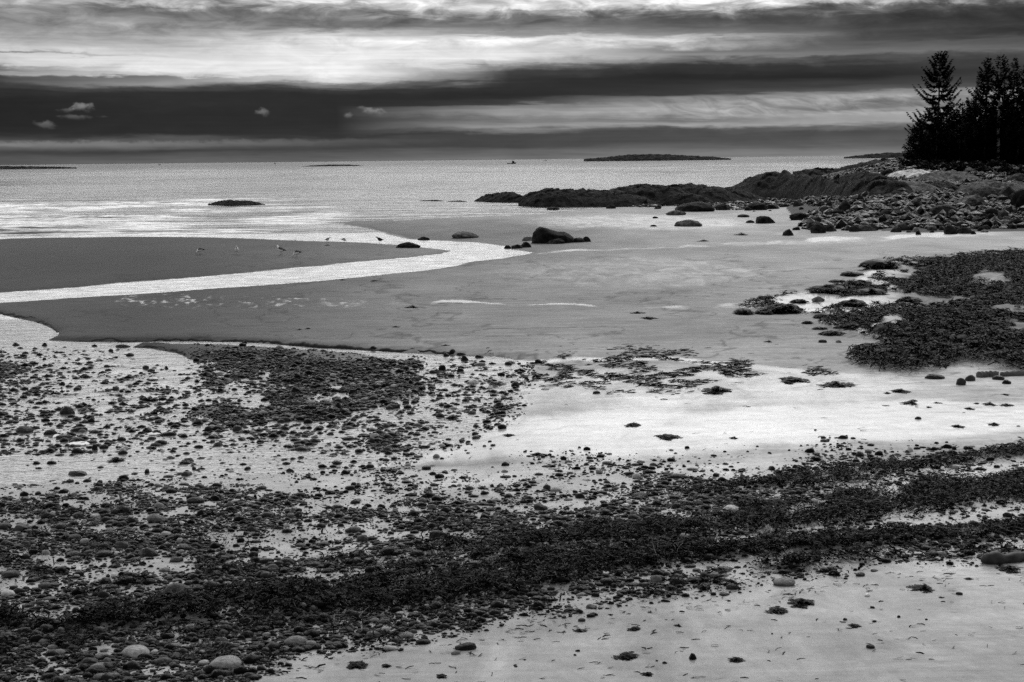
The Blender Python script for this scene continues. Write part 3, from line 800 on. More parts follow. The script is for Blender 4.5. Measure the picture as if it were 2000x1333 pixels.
# (u, v of the foot, width, height, kind, shade, label)
NAMED = [
 (132,811,30,20,'cone',.02,'tall smooth dark stone standing alone in the shallow stream, biggest upright one there'),
 (47,847,39,17,'slab',.03,'broad flat-topped grey stone in the stream beside the left edge'),
 (98,851,26,13,'round',.014,'rounded dark stone between the broad flat-topped stone and a wide low stone in the stream'),
 (155,845,34,13,'slab',.02,'wide low stone in the stream just above the foam-ringed rock'),
 (184,847,20,9,'round',.02,'small humped stone touching the right end of the wide low stream stone'),
 (125,859,33,12,'slab',.025,'long low stone with foam at its left end in the stream'),
 (153,868,36,16,'cone',.008,'black pointed rock with a patch of white foam at its foot'),
 (180,868,22,9,'round',.012,'dark lumpy stone leaning on the right side of the foam-ringed rock'),
 (185,881,12,14,'round',.015,'small upright dark stone just below the foam patch'),
 (203,878,18,11,'round',.02,'rounded stone right of the small upright one below the foam'),
 (165,828,19,9,'block',.006,'black low stone of the touching pair above the wide low stream stone'),
 (178,827,15,12,'block',.008,'black taller stone of the touching pair above the wide low stream stone'),
 (130,825,22,5,'slab',.008,'flat black stone like a disc in the stream under the tall smooth stone'),
 (31,677,17,9,'cone',.012,'small peaked dark stone in the stream near the left sandbank edge'),
 (87,677,11,8,'cone',.015,'small peaked stone in the stream under the sandbank tip'),
 (254,697,16,8,'round',.02,'smooth oval stone with a smaller one behind it at the edge of the sand spit'),
 (240,680,28,4,'slab',.02,'thin flat slab at the left tip of the sand spit'),
 (217,688,10,7,'round',.03,'small pale-topped stone left of the thin flat slab'),
 (176,711,14,6,'slab',.012,'dark low stone in the middle of the upper stream'),
 (285,722,14,9,'round',.03,'grey stone in the middle of a row of three in the stream'),
 (272,723,12,4,'slab',.015,'flat left stone of a row of three in the stream'),
 (301,721,11,4,'slab',.015,'flat right stone of a row of three in the stream'),
 (325,722,9,8,'cone',.01,'small dark peaked stone right of the row of three'),
 (299,746,21,5,'slab',.015,'long straight flat slab alone in the riffled stream'),
 (121,754,12,9,'round',.01,'round black stone just right of the left gravel patch'),
 (228,807,18,5,'slab',.02,'low slab awash in the middle of the stream'),
 (305,850,22,12,'cone',.03,'grey split rock with a thin line of foam at its left'),
 (329,853,33,6,'slab',.01,'long dark flat rock touching the grey split rock'),
 (386,831,26,14,'block',.005,'jagged black rock in still water at the left edge of the gravel bar'),
 (407,843,16,12,'round',.02,'round grey stone of the pair below the jagged black rock'),
 (426,842,25,12,'slab',.012,'wide dark stone of the pair below the jagged black rock'),
 (464,844,20,14,'round',.04,'pale speckled round stone right of the pair in still water'),
 (426,874,22,12,'cone',.01,'dark domed stone at the top edge of the cobble beach, below the pale speckled stone'),
 (388,877,20,9,'slab',.012,'low dark stone left of the domed one on the cobble edge'),
 (338,886,17,10,'cone',.014,'peaked stone at the cobble edge left of the low dark stone'),
 (478,672,10,7,'block',.02,'small boxy stone in the narrow channel above the sand spit'),
 (730,684,14,9,'round',.012,'dark stone at the end of the crumbling dark sand edge'),
 (702,709,16,10,'block',.01,'boxy dark stone at the upper edge of the gravel bar'),
 (884,692,15,11,'round',.012,'topmost round dark stone of the cluster beside the channel head'),
 (872,697,12,9,'block',.012,'left boxy stone of the cluster beside the channel head'),
 (901,695,18,7,'slab',.01,'flat dark stone right of the topmost one in the channel head cluster'),
 (907,706,17,13,'cone',.006,'black peaked stone in the middle of the channel head cluster'),
 (936,700,18,8,'block',.008,'black boxy stone standing apart right of the channel head cluster'),
 (864,724,16,12,'round',.007,'round black stone mirrored in the water below the channel head cluster'),
 (899,727,15,9,'round',.015,'dark oval stone right of the mirrored round black stone'),
 (937,715,25,7,'slab',.06,'pale-topped flat slab above the east pool'),
 (845,730,14,8,'round',.03,'grey oval stone where the gravel bar meets the pool'),
 (924,752,26,12,'block',.22,'white and grey blotched rock in the pool, the palest stone in the water'),
 (929,741,10,4,'round',.01,'small black stone just above the white blotched rock'),
 (965,752,23,8,'slab',.02,'wide oval stone right of the white blotched rock'),
 (1007,757,19,13,'round',.012,'round dark stone at the right rim of the pool'),
 (974,797,19,13,'cone',.015,'triangular stone on the white sand below the pool'),
 (860,817,18,11,'round',.012,'round black stone with weed trailing to its right'),
 (661,799,16,15,'cone',.006,'tall black stone on the lower gravel bar'),
 (708,757,29,10,'slab',.03,'long grey dented slab on the gravel bar'),
 (689,769,18,10,'block',.008,'black boxy stone just below the long grey slab'),
 (767,800,28,12,'slab',.014,'wide saddle-shaped dark stone at the foot of the gravel bar'),
 (793,790,14,9,'round',.02,'grey stone behind the saddle-shaped one'),
 (730,797,16,8,'round',.012,'smooth dark stone left of the saddle-shaped one'),
 (711,803,22,8,'slab',.035,'pale low slab left of the smooth dark stone'),
 (810,766,19,7,'slab',.012,'flat dark slab on the right tip of the gravel bar'),
 (796,766,12,8,'cone',.007,'black peaked stone touching the flat slab on the bar tip'),
 (578,766,19,12,'block',.01,'dark block standing in a puddle of the gravel bar'),
 (534,775,16,10,'cone',.015,'grey-brown peaked stone left of the block in the puddle'),
 (557,841,20,10,'slab',.015,'dark slab on the wet flats under the gravel bar'),
 (680,861,26,7,'slab',.02,'long low stone lying on pale wet sand under the gravel bar'),
 (741,860,10,9,'round',.02,'small upright grey stone on pale wet sand'),
 (590,882,34,8,'slab',.01,'long dark double stone on pale sand above the cobbles'),
 (670,890,15,8,'cone',.006,'black domed stone on pale sand above the cobbles'),
 (815,893,15,6,'block',.09,'small pale brick-like stone on the bright sand'),
 (987,911,16,10,'round',.007,'black round stone at the upper edge of the cobbles, mid-beach'),
 (1101,899,12,9,'round',.006,'small black stone right of the rightmost weed tuft above the cobbles'),
 (1052,710,15,9,'round',.008,'dark round stone on the bright film right of the channel head'),
 (1165,770,15,7,'round',.02,'lone rounded stone just under the weed-strewn sand'),
 (1793,820,13,7,'round',.03,'lone grey oval stone on the bright rippled sand at right'),
 (1877,753,19,16,'round',.03,'egg-shaped stone below the rockweed near the driftwood'),
 (1895,745,20,14,'round',.03,'round stone behind the egg-shaped one near the driftwood'),
 (1950,743,24,11,'round',.02,'rounded stone against the right end of the pale driftwood'),
 (1966,751,18,10,'block',.008,'small dark weedy stone below the right end of the driftwood'),
 (1825,741,40,10,'slab',.015,'flat layered slab under the lower edge of the rockweed'),
 (1740,738,0,0,None,0,None),
 (43,1037,39,17,'block',.05,'grey rectangular block lying among the cobbles at far left'),
 (308,1022,40,22,'block',.06,'big pale angular rock with a dark notch among the cobbles'),
 (290,1088,46,18,'cone',.006,'wide black domed stone in the cobbles under the pale notched rock'),
 (345,1160,52,26,'cone',.04,'large rough grey rock half sunk in the lower cobbles'),
 (395,1009,26,17,'cone',.005,'black angular stone right of the pale notched rock'),
 (267,1285,59,21,'round',.14,'long pale smooth boulder like a loaf near the bottom left'),
 (440,1308,66,12,'round',.13,'long pale flat stone at the foot of the cobbles, bottom left'),
 (398,1299,21,11,'round',.17,'white knobbly stone at the left end of the long pale flat stone'),
 (152,932,42,9,'slab',.012,'long dark log-like stone at the top of the left cobbles'),
 (88,1150,31,15,'round',.04,'smooth grey-brown oval cobble low on the left'),
 (322,1117,22,10,'round',.09,'pale oval cobble above the large rough grey rock'),
 (223,1127,14,9,'round',.3,'white pebble gleaming among dark cobbles on the left'),
 (240,1130,0,0,None,0,None),
 (577,1262,46,15,'round',.07,'smooth pale oval boulder under the left end of the wrack'),
 (607,1262,24,10,'round',.08,'pale stone touching the right end of the smooth pale oval boulder'),
 (577,1273,13,7,'round',.4,'little white stone just below the smooth pale oval boulder'),
 (772,1257,27,15,'round',.05,'rounded grey cobble on the lower edge of the wrack'),
 (793,1248,30,8,'round',.06,'long smooth stone behind the rounded grey cobble by the wrack'),
 (765,1264,20,8,'round',.16,'pale small cobble in front of the rounded grey one'),
 (890,1280,18,11,'round',.07,'pale round stone on the sand edge below the wrack'),
 (910,1271,42,12,'slab',.01,'dark lumpy stone above the pale round one on the sand edge'),
 (640,1120,27,13,'round',.008,'dark domed stone with a lit rim, mid cobbles'),
 (523,1011,25,13,'round',.03,'smooth dark-grey cobble at centre left of the shingle'),
 (583,1011,16,14,'round',.04,'upright egg-like cobble right of the smooth dark-grey one'),
 (815,1087,30,15,'round',.006,'black cylinder-like stone above the wrack, mid-beach'),
 (540,1191,30,19,'cone',.02,'grey peaked stone poking from the upper edge of the wrack'),
 (705,1170,18,10,'round',.02,'round stone on the upper edge of the main wrack bank'),
 (731,1216,21,8,'round',.07,'left of two pale cobbles lying inside the wrack bank'),
 (751,1218,22,8,'round',.07,'right of two pale cobbles lying inside the wrack bank'),
 (1429,1006,45,23,'block',.22,'large pale square-cut block on the dark shingle'),
 (1222,990,14,8,'round',.45,'small white egg-shaped pebble on the shingle left of the pale block'),
 (1250,973,33,12,'slab',.015,'dark angular slab above the small white pebble'),
 (1056,997,28,16,'block',.02,'dark square stone in the centre of the shingle'),
 (1068,956,15,11,'round',.03,'round grey cobble near the top of the central shingle'),
 (1122,1033,22,10,'cone',.005,'black wedge-shaped stone above the wrack in the centre'),
 (1055,1061,20,9,'round',.05,'light oval cobble at the top edge of the central wrack'),
 (1083,1074,23,8,'round',.05,'light flat cobble sunk in the top edge of the central wrack'),
 (1148,1061,14,6,'round',.3,'tiny pale stone of a pair above the central wrack'),
 (1300,1124,14,9,'round',.04,'grey cobble lying in the wrack under the dry stalks'),
 (1152,1187,14,9,'round',.06,'round cobble at the lower edge of the wrack'),
 (1136,1215,15,9,'round',.03,'dark round cobble where the wrack meets smooth sand'),
 (1531,1145,43,12,'round',.07,'pale wedge-shaped rock at the lower right edge of the wrack'),
 (1635,968,19,11,'cone',.09,'grey pointed stone in the upper right wrack'),
 (1955,968,22,9,'cone',.12,'pale pointed stone on the upper right shingle'),
 (1825,1063,15,6,'round',.35,'white oval pebble lying in the right-hand wrack'),
 (1680,1126,20,8,'round',.03,'flat dark stone between scraps under the right wrack'),
 (1694,1165,12,5,'round',.45,'small bright white stone where the right wrack ends'),
 (1353,1289,19,16,'cone',.006,'dark tilted wedge stone alone on the smooth near sand'),
 (1700,1267,17,6,'round',.02,'flat brown stone alone on the smooth near sand at right'),
]
for r in NAMED:
    if r[4] is None: continue
    stone(*r[:6], label=r[6])

# smaller stones nothing tells apart, by where they lie
def near_named(u, v):
    for r in NAMED:
        if r[4] and abs(u - r[0]) < r[2] * 0.6 + 4 and abs(v - r[1]) < r[3] * 0.7 + 3: return True
    return False
def fill(n, poly, wr, shade, label, group, kinds=('round', 'slab'), cat='stone'):
    us = [p[0] for p in poly]; vs = [p[1] for p in poly]; c = 0; tries = 0
    while c < n and tries < n * 40:
        tries += 1
        u, v = random.uniform(min(us), max(us)), random.uniform(min(vs), max(vs))
        if inside_sd(np.array([u]), np.array([v]), poly)[0] < 0 or near_named(u, v): continue
        w = random.uniform(*wr) * (0.6 + 0.6 * random.random() ** 2); k = random.choice(kinds)
        stone(u, v, w, w * random.uniform(0.38, 0.6), k, random.uniform(*shade), label, group)
        c += 1
fill(34, [(0,690),(200,690),(360,730),(380,800),(330,840),(220,800),(140,790),(120,740),(0,700)], (8,15), (.008,.03), 'small dark stone awash in the riffled shallow stream', 'stones awash in the stream')
fill(22, [(0,812),(110,860),(220,860),(340,845),(380,880),(200,892),(0,895)], (10,26), (.008,.03), 'low wet stone in the slack water above the left shingle', 'stones in the slack water')
fill(16, [(860,698),(1000,705),(1005,740),(985,785),(900,800),(860,760)], (7,16), (.006,.02), 'small black stone in the mirror-bright pool at the channel head', 'stones in the bright pool')
fill(30, [(400,720),(830,715),(820,790),(620,830),(430,850)], (12,22), (.008,.03), 'larger dark stone embedded in the gravel bar', 'stones on the gravel bar')
fill(22, [(600,850),(900,815),(1000,830),(960,890),(700,905),(560,880)], (6,16), (.006,.02), 'small dark stone dotted on the bright wet sand under the gravel bar', 'stones dotted on the bright sand')
fill(26, [(0,930),(480,940),(480,1180),(0,1200)], (20,36), (.01,.04), 'larger dark cobble in the left shingle bed', 'cobbles of the left shingle')
fill(24, [(500,940),(1000,940),(1000,1050),(700,1140),(500,1170)], (18,32), (.007,.03), 'larger dark cobble in the central shingle bed', 'cobbles of the central shingle')
fill(12, [(1010,940),(1700,930),(1500,990),(1200,1030),(1010,1050)], (14,26), (.006,.025), 'larger dark cobble on the right half of the shingle', 'cobbles of the right shingle')
fill(16, [(0,1260),(560,1240),(520,1320),(300,1333),(0,1333)], (22,44), (.03,.08), 'greyish rounded cobble at the bottom left corner', 'cobbles at the bottom left')
fill(14, [(1000,1290),(1150,1260),(1500,1200),(1980,1150),(1980,1210),(1500,1320),(1010,1325)], (7,14), (.006,.02), 'tiny dark stone on the smooth near sand', 'tiny stones on the near sand')
print('stones', SCOUNT[0])

# ------------------------------------------------------------------ seaweed tufts
def tuft_mesh(seed, mat):
    global RNG
    keep = RNG; RNG = np.random.default_rng(seed)
    n = 420; r = np.sqrt(RNG.uniform(0, 1, n)); a = RNG.uniform(0, 2 * math.pi, n)
    ex = fbm(np.cos(a) * 2.2 + seed, np.sin(a) * 2.2, 0, seed, 4) * 1.1 + 0.85; ex = ex * np.where(RNG.uniform(0, 1, n) < 0.08, 1.2, 1.0)
    x = 0.5 * r * np.cos(a) * ex; y = 0.5 * r * np.sin(a) * ex
    z = np.clip(1 - r * 1.1, 0, 1) * RNG.uniform(0.3, 0.9, n) * (0.7 + 0.5 * fbm(x * 4, y * 4, 0, seed + 2, 2))
    V, F = blades(x, y, z * 1.0, RNG.uniform(0.10, 0.26, n), RNG.uniform(0.03, 0.08, n), 0.5)
    RNG = keep
    return mesh_np('tuft', V, F, [M[mat]], False)
TUFTS = [tuft_mesh(k, 'weed') for k in range(6)]
TC = [0]
def tuft(u, v, w, h, label, group=None, name='seaweed_clump'):
    TC[0] += 1
    if v > 1100: w *= 0.85; h *= 0.6
    x, y, z, W, Dp, H = place_px(u, v, w, h, 0.9)
    # on the far flats a low clump is seen nearly edge-on
    o = put(name, TUFTS[TC[0] % 6], (x, y, z), random.uniform(-0.3, 0.3), (W, Dp * 1.2, max(H, 0.02)))
    return tag(o, label, 'seaweed', group)
for r in [
 (1302,859,50,18,'big frayed black clump of seaweed alone on the bright wet sand'),
 (1050,891,27,10,'small ragged seaweed clump just above the central cobbles'),
 (1400,769,60,11,'long low seaweed clump under the right end of the strewn band'),
 (1238,833,30,7,'thin forked scrap of seaweed above the big frayed clump'),
 (1434,857,14,4,'tiny dark scrap of seaweed right of the big frayed clump'),
 (1633,757,60,11,'dense mounded seaweed clump left of the domed one'),
 (1545,748,62,8,'flat spread seaweed clump left of the dense mounded one'),
 (1758,768,38,13,'domed seaweed clump below the lower tip of the rockweed'),
 (1733,770,16,4,'little seaweed scrap touching the left of the domed clump'),
 (1784,785,18,7,'small seaweed tuft below the domed clump'),
 (1780,791,32,3,'thin flat seaweed strand under the small tuft'),
 (1829,789,16,5,'small seaweed tuft right of the thin flat strand'),
 (1813,797,13,6,'peaked seaweed tuft above the lone grey oval stone'),
 (1870,836,26,7,'seaweed scrap with a tail on the rippled bright sand'),
 (1942,832,24,7,'seaweed scrap near the right edge of the rippled sand'),
 (1908,790,13,6,'compact seaweed tuft in the row at right'),
 (1933,792,24,5,'stretched seaweed tuft next in the row at right'),
 (1966,794,25,6,'last wide seaweed tuft of the row by the right edge'),
 (1963,773,18,6,'seaweed tuft above the row by the right edge'),
 (1893,801,22,3,'thin seaweed strand below the row at right'),
 (870,874,32,7,'seaweed strand knotted at its right end on the bright sand'),
 (825,876,22,4,'thin seaweed strand left of the knotted one'),
 (885,822,40,7,'trailing seaweed right of the round black stone'),
 (821,826,28,6,'loose seaweed left of the round black stone'),
 (993,853,24,5,'seaweed scrap at the centre of the bright sand'),
 (957,690,28,9,'clump of weed and pebbles right of the black boxy stone'),
 (227,906,48,18,'black weed-covered rock at the top edge of the left cobbles'),
 (1115,757,20,5,'seaweed scrap at the left end of the strewn band'),
 (1068,734,16,7,'dark seaweed knot at the upper left of the strewn band'),
 (1150,714,14,4,'dark scrap on the bright film above the strewn band'),
 (693,1307,50,11,'long shaggy seaweed clump on the sand at the bottom, left of centre'),
 (755,1305,22,9,'round seaweed knot right of the long shaggy clump'),
 (1620,1168,0,0,None),
 (1565,1186,60,12,'curved black seaweed ridge below the right wrack'),
 (1520,1199,46,12,'thick seaweed clump below the curved ridge'),
 (1805,1157,54,8,'long thin seaweed drift on the right sand'),
 (1838,1170,16,6,'small seaweed lump below the long thin drift'),
 (1668,1226,26,5,'isolated seaweed scrap right of centre on the smooth sand'),
 (1893,1134,20,7,'seaweed lump with a stem near the driftwood log'),
 (1972,1118,50,10,'dark weed lumps on the sand below the driftwood log'),
 (1240,1232,26,7,'seaweed scrap below the lower tip of the wrack'),
 (1325,1226,20,7,'compact seaweed scrap right of the one below the wrack tip'),
 (1132,1235,24,6,'dark smooth seaweed lump where the cobbles end'),
 (860,1325,26,5,'flat seaweed scrap at the bottom centre-left'),
 (1438,1294,34,7,'frayed seaweed strand right of the tilted wedge stone'),
 (1265,1322,28,6,'seaweed strand at the very bottom centre'),
 (1225,1290,50,5,'wide thin seaweed strand on the smooth sand'),
 (806,602,25,5,'dark flat plank-like scrap on the bright film across the flats'),
 (1245,613,25,6,'dark scrap on the film left of the rockweed'),
 (1266,624,32,5,'wider dark scrap below the film, left of the rockweed'),
 (773,640,16,5,'lone dark scrap in the middle of the grey flats'),
 (585,645,10,4,'left of two scraps above the crumbling dark sand edge'),
 (602,643,10,5,'right of two scraps above the crumbling dark sand edge'),
 (1502,669,16,5,'lone dark scrap left of the lower rockweed tongue'),
 (870,676,15,5,'scrap just above the channel head cluster'),
 (730,550,18,4,'flat scrap on the near bank of the bright channel'),
 (669,548,10,5,'small dark lump on the near bank of the bright channel'),
 (1448,460,28,8,'low weedy lump on the flats left of the boulder shore'),
 (1375,472,20,4,'dark scrap beside the thin bright line on the far flats'),
 (640,480,12,3,'flat dark scrap on the sandbar near the gulls'),
]:
    if r[4]: tuft(*r)

# ------------------------------------------------------------------ boulders
BM_ = {}
def mound_mesh(seed):
    global RNG
    keep = RNG; RNG = np.random.default_rng(seed)
    CV, CF = rock_shape(900 + seed, 3, 0.4, rough=0.35); CV = CV * np.array([.92, .92, .8])
    n = 1500; r = np.sqrt(RNG.uniform(0, 1, n)); a = RNG.uniform(0, 2 * math.pi, n)
    ex = fbm(np.cos(a) * 1.6 + seed, np.sin(a) * 1.6, 0, seed, 3) * 0.6 + 1.0
    x = 0.5 * r * np.cos(a) * ex; y = 0.5 * r * np.sin(a) * ex
    z = np.sqrt(np.clip(1 - r ** 2, 0, 1)) * RNG.uniform(0.6, 1.0, n) * (0.75 + 0.45 * fbm(x * 4, y * 4, 0, seed + 2, 3)) * 0.95
    V, F = blades(x, y, z, RNG.uniform(0.08, 0.22, n), RNG.uniform(0.02, 0.05, n), 0.5)
    T = np.concatenate([CF, CF[:, 2:3]], 1)
    me = bpy.data.meshes.new('mound'); RNG = keep
    V2 = np.concatenate([V, CV]); fs = [tuple(f) for f in F.tolist()] + [tuple(i + len(V) for i in f) for f in CF.tolist()]
    me.from_pydata([tuple(p) for p in V2], [], fs); me.materials.append(M['weed_dull']); return me
MOUNDS = []
def boulder(u, v, w, h, kind, mat, label, group=None, name='boulder', dratio=0.8, seed=None, rz=None):
    x, y, z, W, Dp, H = place_px(u, v, w, h, dratio)
    i = (seed if seed is not None else int(u * 7 + v)) % 14
    if mat == 'boulder' and 500 < v < 665 and u > 1430:
        if not MOUNDS: MOUNDS.extend(mound_mesh(k) for k in range(6))
        o = put(name, MOUNDS[i % 6], (x, y, z), random.uniform(-0.4, 0.4), (W * 1.12, Dp * 1.6, H * 0.95))
        return tag(o, label, 'boulder', group)
    key = (i, kind, mat)
    if key not in BM_:
        ang = {'round': 0.4, 'sharp': 0.95, 'mid': 0.75}[kind]
        V, F = rock_shape(500 + i * 13, 4, ang, rough=0.3)
        V = V.copy(); f = 1 + 0.05 * fbm(V[:, 0] * 9, V[:, 1] * 9, V[:, 2] * 6 + i, 5, 3); V *= f[:, None]
        BM_[key] = mesh_np('boulder', V, F, [M[mat]], kind != 'sharp')
    o = put(name, BM_[key], (x, y, z), random.uniform(-0.4, 0.4) if rz is None else rz, (W, Dp, H))
    return tag(o, label, 'boulder', group)
B = 'boulder'; PB = 'paleboulder'
for r in [
 (1539,461,22,14,'mid',B,'lone peaked boulder on the sand left of the rocky shore'),
 (1555,450,17,7,'sharp',B,'small pointed boulder just behind the lone peaked one'),
 (1598,456,30,21,'round',B,'round black boulder at the left foot of the rocky shore'),
 (1620,453,19,15,'mid',B,'weedy boulder leaning on the round black one'),
 (1594,440,31,17,'round',B,'squat weedy boulder behind the round black one'),
 (1494,437,44,16,'mid',B,'low dark boulder on the sand furthest left of the shore boulders'),
 (1564,430,46,15,'mid',B,'long weed-draped boulder left of the squat weedy one'),
 (1612,421,34,18,'mid',B,'dark boulder touching the left of the tall dark one'),
 (1651,417,29,27,'mid',B,'tall dark boulder rising above the left of the rocky shore'),
 (1642,430,25,12,'sharp',PB,'grey wedge boulder below the tall dark one'),
 (1731,426,34,17,'mid',B,'black rounded boulder in the middle of the rubble'),
 (1785,428,40,8,'mid',B,'flat black shadowy slab right of the middle rubble'),
 (1846,424,64,25,'round',B,'huge rounded black boulder at right, below the cracked angular one'),
 (1893,407,58,28,'sharp',PB,'cracked angular boulder with a pale crest'),
 (1968,396,40,33,'mid',B,'dark upright boulder with a light cap, left of the edge boulder'),
 (2005,409,70,44,'round',B,'massive smooth dark boulder at the right edge of the photo'),
 (1750,379,27,18,'sharp',B,'black triangular boulder perched on the grey slabs'),
 (1735,381,16,8,'round',B,'small round boulder beside the black triangular one'),
 (1789,408,24,14,'round',B,'rounded boulder above the flat black slab'),
 (1938,422,42,17,'mid',B,'low domed boulder under the dark upright one'),
 (1690,452,42,13,'mid',B,'long lumpy boulder along the lower edge of the rubble'),
 (1762,450,32,15,'mid',B,'humped boulder at the centre of the rubble foot'),
 (1856,458,26,19,'mid',B,'weed-hung boulder standing at the sand below the huge black one'),
 (1882,457,30,14,'mid',B,'lower boulder joined to the right of the weed-hung one'),
 (1984,443,36,17,'round',B,'dark boulder near the right edge above the sand'),
 (1655,446,25,13,'mid',B,'dark boulder under the grey wedge'),
 (1708,348,26,12,'round',PB,'smooth light-topped boulder on the skyline rocks'),
 (1732,344,26,14,'mid',B,'dark boulder touching the pale granite dome'),
 (1939,349,14,9,'round','granite','small white round boulder at the forest edge'),
 (1984,359,42,21,'sharp',PB,'big pale cracked boulder under the trees at right'),
 (1892,337,19,10,'sharp',PB,'triangular grey boulder in front of the trees'),
 (1508,409,29,10,'mid',B,'low black rock left of the boulder shore, on the bright flats'),
 (1531,405,19,7,'round',B,'small dark boulder right of the low black rock on the flats'),
 (1560,403,23,10,'mid',B,'peaked dark boulder in the row on the bright flats'),
 (1607,402,24,9,'mid',B,'dark boulder at the right end of the row on the bright flats'),
 (1794,459,12,8,'mid',B,'small boulder at the sand edge below the humped one'),
 (1901,458,12,7,'mid',B,'small black boulder at the sand edge, right of the weed-hung one'),
 (1136,384,34,17,'sharp',B,'square dark boulder perched on top of the long low ledge'),
 (1080,411,25,7,'round',B,'low smooth rock in the shallows before the long low ledge'),
 (1193,408,20,9,'round',B,'domed rock at the foot of the middle ledge'),
 (1022,396,11,13,'round',PB,'upright greyish boulder at the left end of the middle ledge'),
 (1337,411,24,10,'mid',B,'dark boulder left of the low mound on the far flats'),
 (1340,388,26,15,'mid',B,'dark block half up the ledge above the low mound'),
 (1410,411,27,13,'round',B,'round dark boulder right of the low mound'),
 (1425,384,17,15,'sharp',B,'pointed boulder in the notch between the ledges'),
 (1480,411,42,16,'mid',B,'big dark boulder right of the round one on the far flats'),
 (1358,414,82,14,'round',B,'broad low weedy mound on the far flats'),
 (1320,421,40,7,'round',PB,'pale low rock under the left of the broad mound'),
 (1280,427,11,4,'round',B,'tiny dark rock on the far flats left of the pale low rock'),
 (1465,436,17,6,'mid',B,'small dark rock left of the low dark boulder'),
 (1452,425,24,4,'mid',B,'flat dark rock on the bright far flats'),
 (1345,443,56,6,'round',PB,'smooth low hump barely rising from the far flats'),
 (1277,443,14,4,'mid',B,'small scrap of rock left of the smooth low hump'),
 (908,466,54,11,'round',PB,'sand-coloured low rock above the channel bend'),
 (797,485,48,9,'mid',B,'dark ridged rock at the tip of the sandbar in the channel'),
 (827,470,25,8,'mid',B,'knobbly low rock on the far bank of the channel'),
 (1714,524,62,23,'mid',B,'weed-covered domed boulder above the rockweed patch'),
 (1664,540,40,13,'mid',B,'smaller weed-covered boulder left of the domed one'),
 (1634,552,26,6,'mid',B,'low weedy rock at the upper left of the rockweed'),
 (1680,557,44,11,'mid',B,'flat weedy rock under the two weed-covered boulders'),
 (1617,572,70,16,'mid',B,'long weedy rock at the top of the water-laced rocks'),
 (1700,575,50,11,'mid',B,'weedy rock right of the long one above the bright water'),
 (1530,612,62,26,'mid',B,'largest weedy rock in the bright water left of the patch'),
 (1452,615,32,16,'round',B,'rounded weedy rock at the left end in the bright water'),
 (1495,614,40,14,'mid',B,'weedy rock joining the rounded one to the largest'),
 (1560,592,30,10,'mid',B,'weedy rock behind the largest one in the water'),
 (1598,590,25,12,'round',PB,'smooth bare rock showing through the weed by the water'),
 (1665,600,50,20,'mid',B,'tall weedy rock in the middle of the bright water'),
 (1775,590,40,14,'round',B,'domed weedy rock right of the bright water'),
 (1610,622,36,14,'mid',B,'weedy rock low in the bright water'),
 (1660,640,34,12,'mid',B,'weedy rock at the lower rim of the bright water'),
 (1577,633,18,8,'mid',B,'small weedy rock below the largest one'),
 (1600,644,22,8,'mid',B,'small dark rock on the sand under the bright water'),
 (1625,655,38,10,'mid',B,'flat weedy rock below the lower rim of the bright water'),
 (1607,670,18,7,'round',B,'lone oval rock on the sand left of the lower tongue'),
 (1638,670,12,6,'round',PB,'small grey stone right of the lone oval rock'),
 (1722,650,36,18,'sharp',PB,'bare triangular rock among the rockweed'),
 (1905,586,22,9,'round',PB,'bare rounded stone on the upper rockweed'),
 (1880,664,26,12,'round',PB,'bare grey stone in the middle of the rockweed'),
 (1862,662,14,9,'round',PB,'small bare stone left of the grey one in the rockweed'),
 (1905,663,18,8,'round',PB,'bare oval stone right of the grey one in the rockweed'),
 (1990,660,22,8,'round',PB,'bare pale stone by the right edge of the rockweed'),
 (1033,471,28,9,'sharp',PB,'flat slab propped against the left of the great lone boulder'),
 (1085,477,34,12,'sharp',B,'small jagged rock in front of the great lone boulder'),
 (1130,474,28,10,'mid',B,'low rock at the right foot of the great lone boulder'),
 (1146,473,18,11,'sharp',B,'pointed rock at the right end of the lone boulder group'),
 (1027,484,22,12,'sharp',B,'dark rock below the flat propped slab'),
 (1010,486,24,9,'sharp',B,'dark rock at the water left of the lone boulder'),
 (992,487,16,8,'mid',B,'leftmost low rock of the lone boulder group, at the water'),
]:
    boulder(*r)

# the great lone boulder: high hump on the left, long back falling to the right
def great_boulder():
    x, y, z, W, Dp, H = place_px(1082, 476, 88, 40, 0.75)
    V, F = ico(5); V = V.copy()
    prof_x = np.array([-1, -.93, -.8, -.6, -.4, -.1, .2, .45, .65, .85, 1]); prof_z = np.array([.45, .85, 1.0, .98, .86, .70, .58, .60, .52, .36, .12])
    top = np.interp(V[:, 0], prof_x, prof_z)
    zz = np.where(V[:, 2] > 0, np.abs(V[:, 2]) ** 0.55 * top, V[:, 2] * 0.3)
    V[:, 2] = zz
    n = fbm(V[:, 0] * 2.2, V[:, 1] * 2.2, V[:, 2] * 2.5, 77, 5)
    V = V * (1 + 0.10 * n)[:, None]; V[:, 0] *= 0.5; V[:, 1] *= 0.5 
    o = put('boulder', mesh_np('boulder', V, F, [M['boulder']], True), (x, y, z), 0.05, (W, Dp, H))
    tag(o, 'great lone humped boulder rising from the far sand by the channel', 'boulder')
great_boulder()

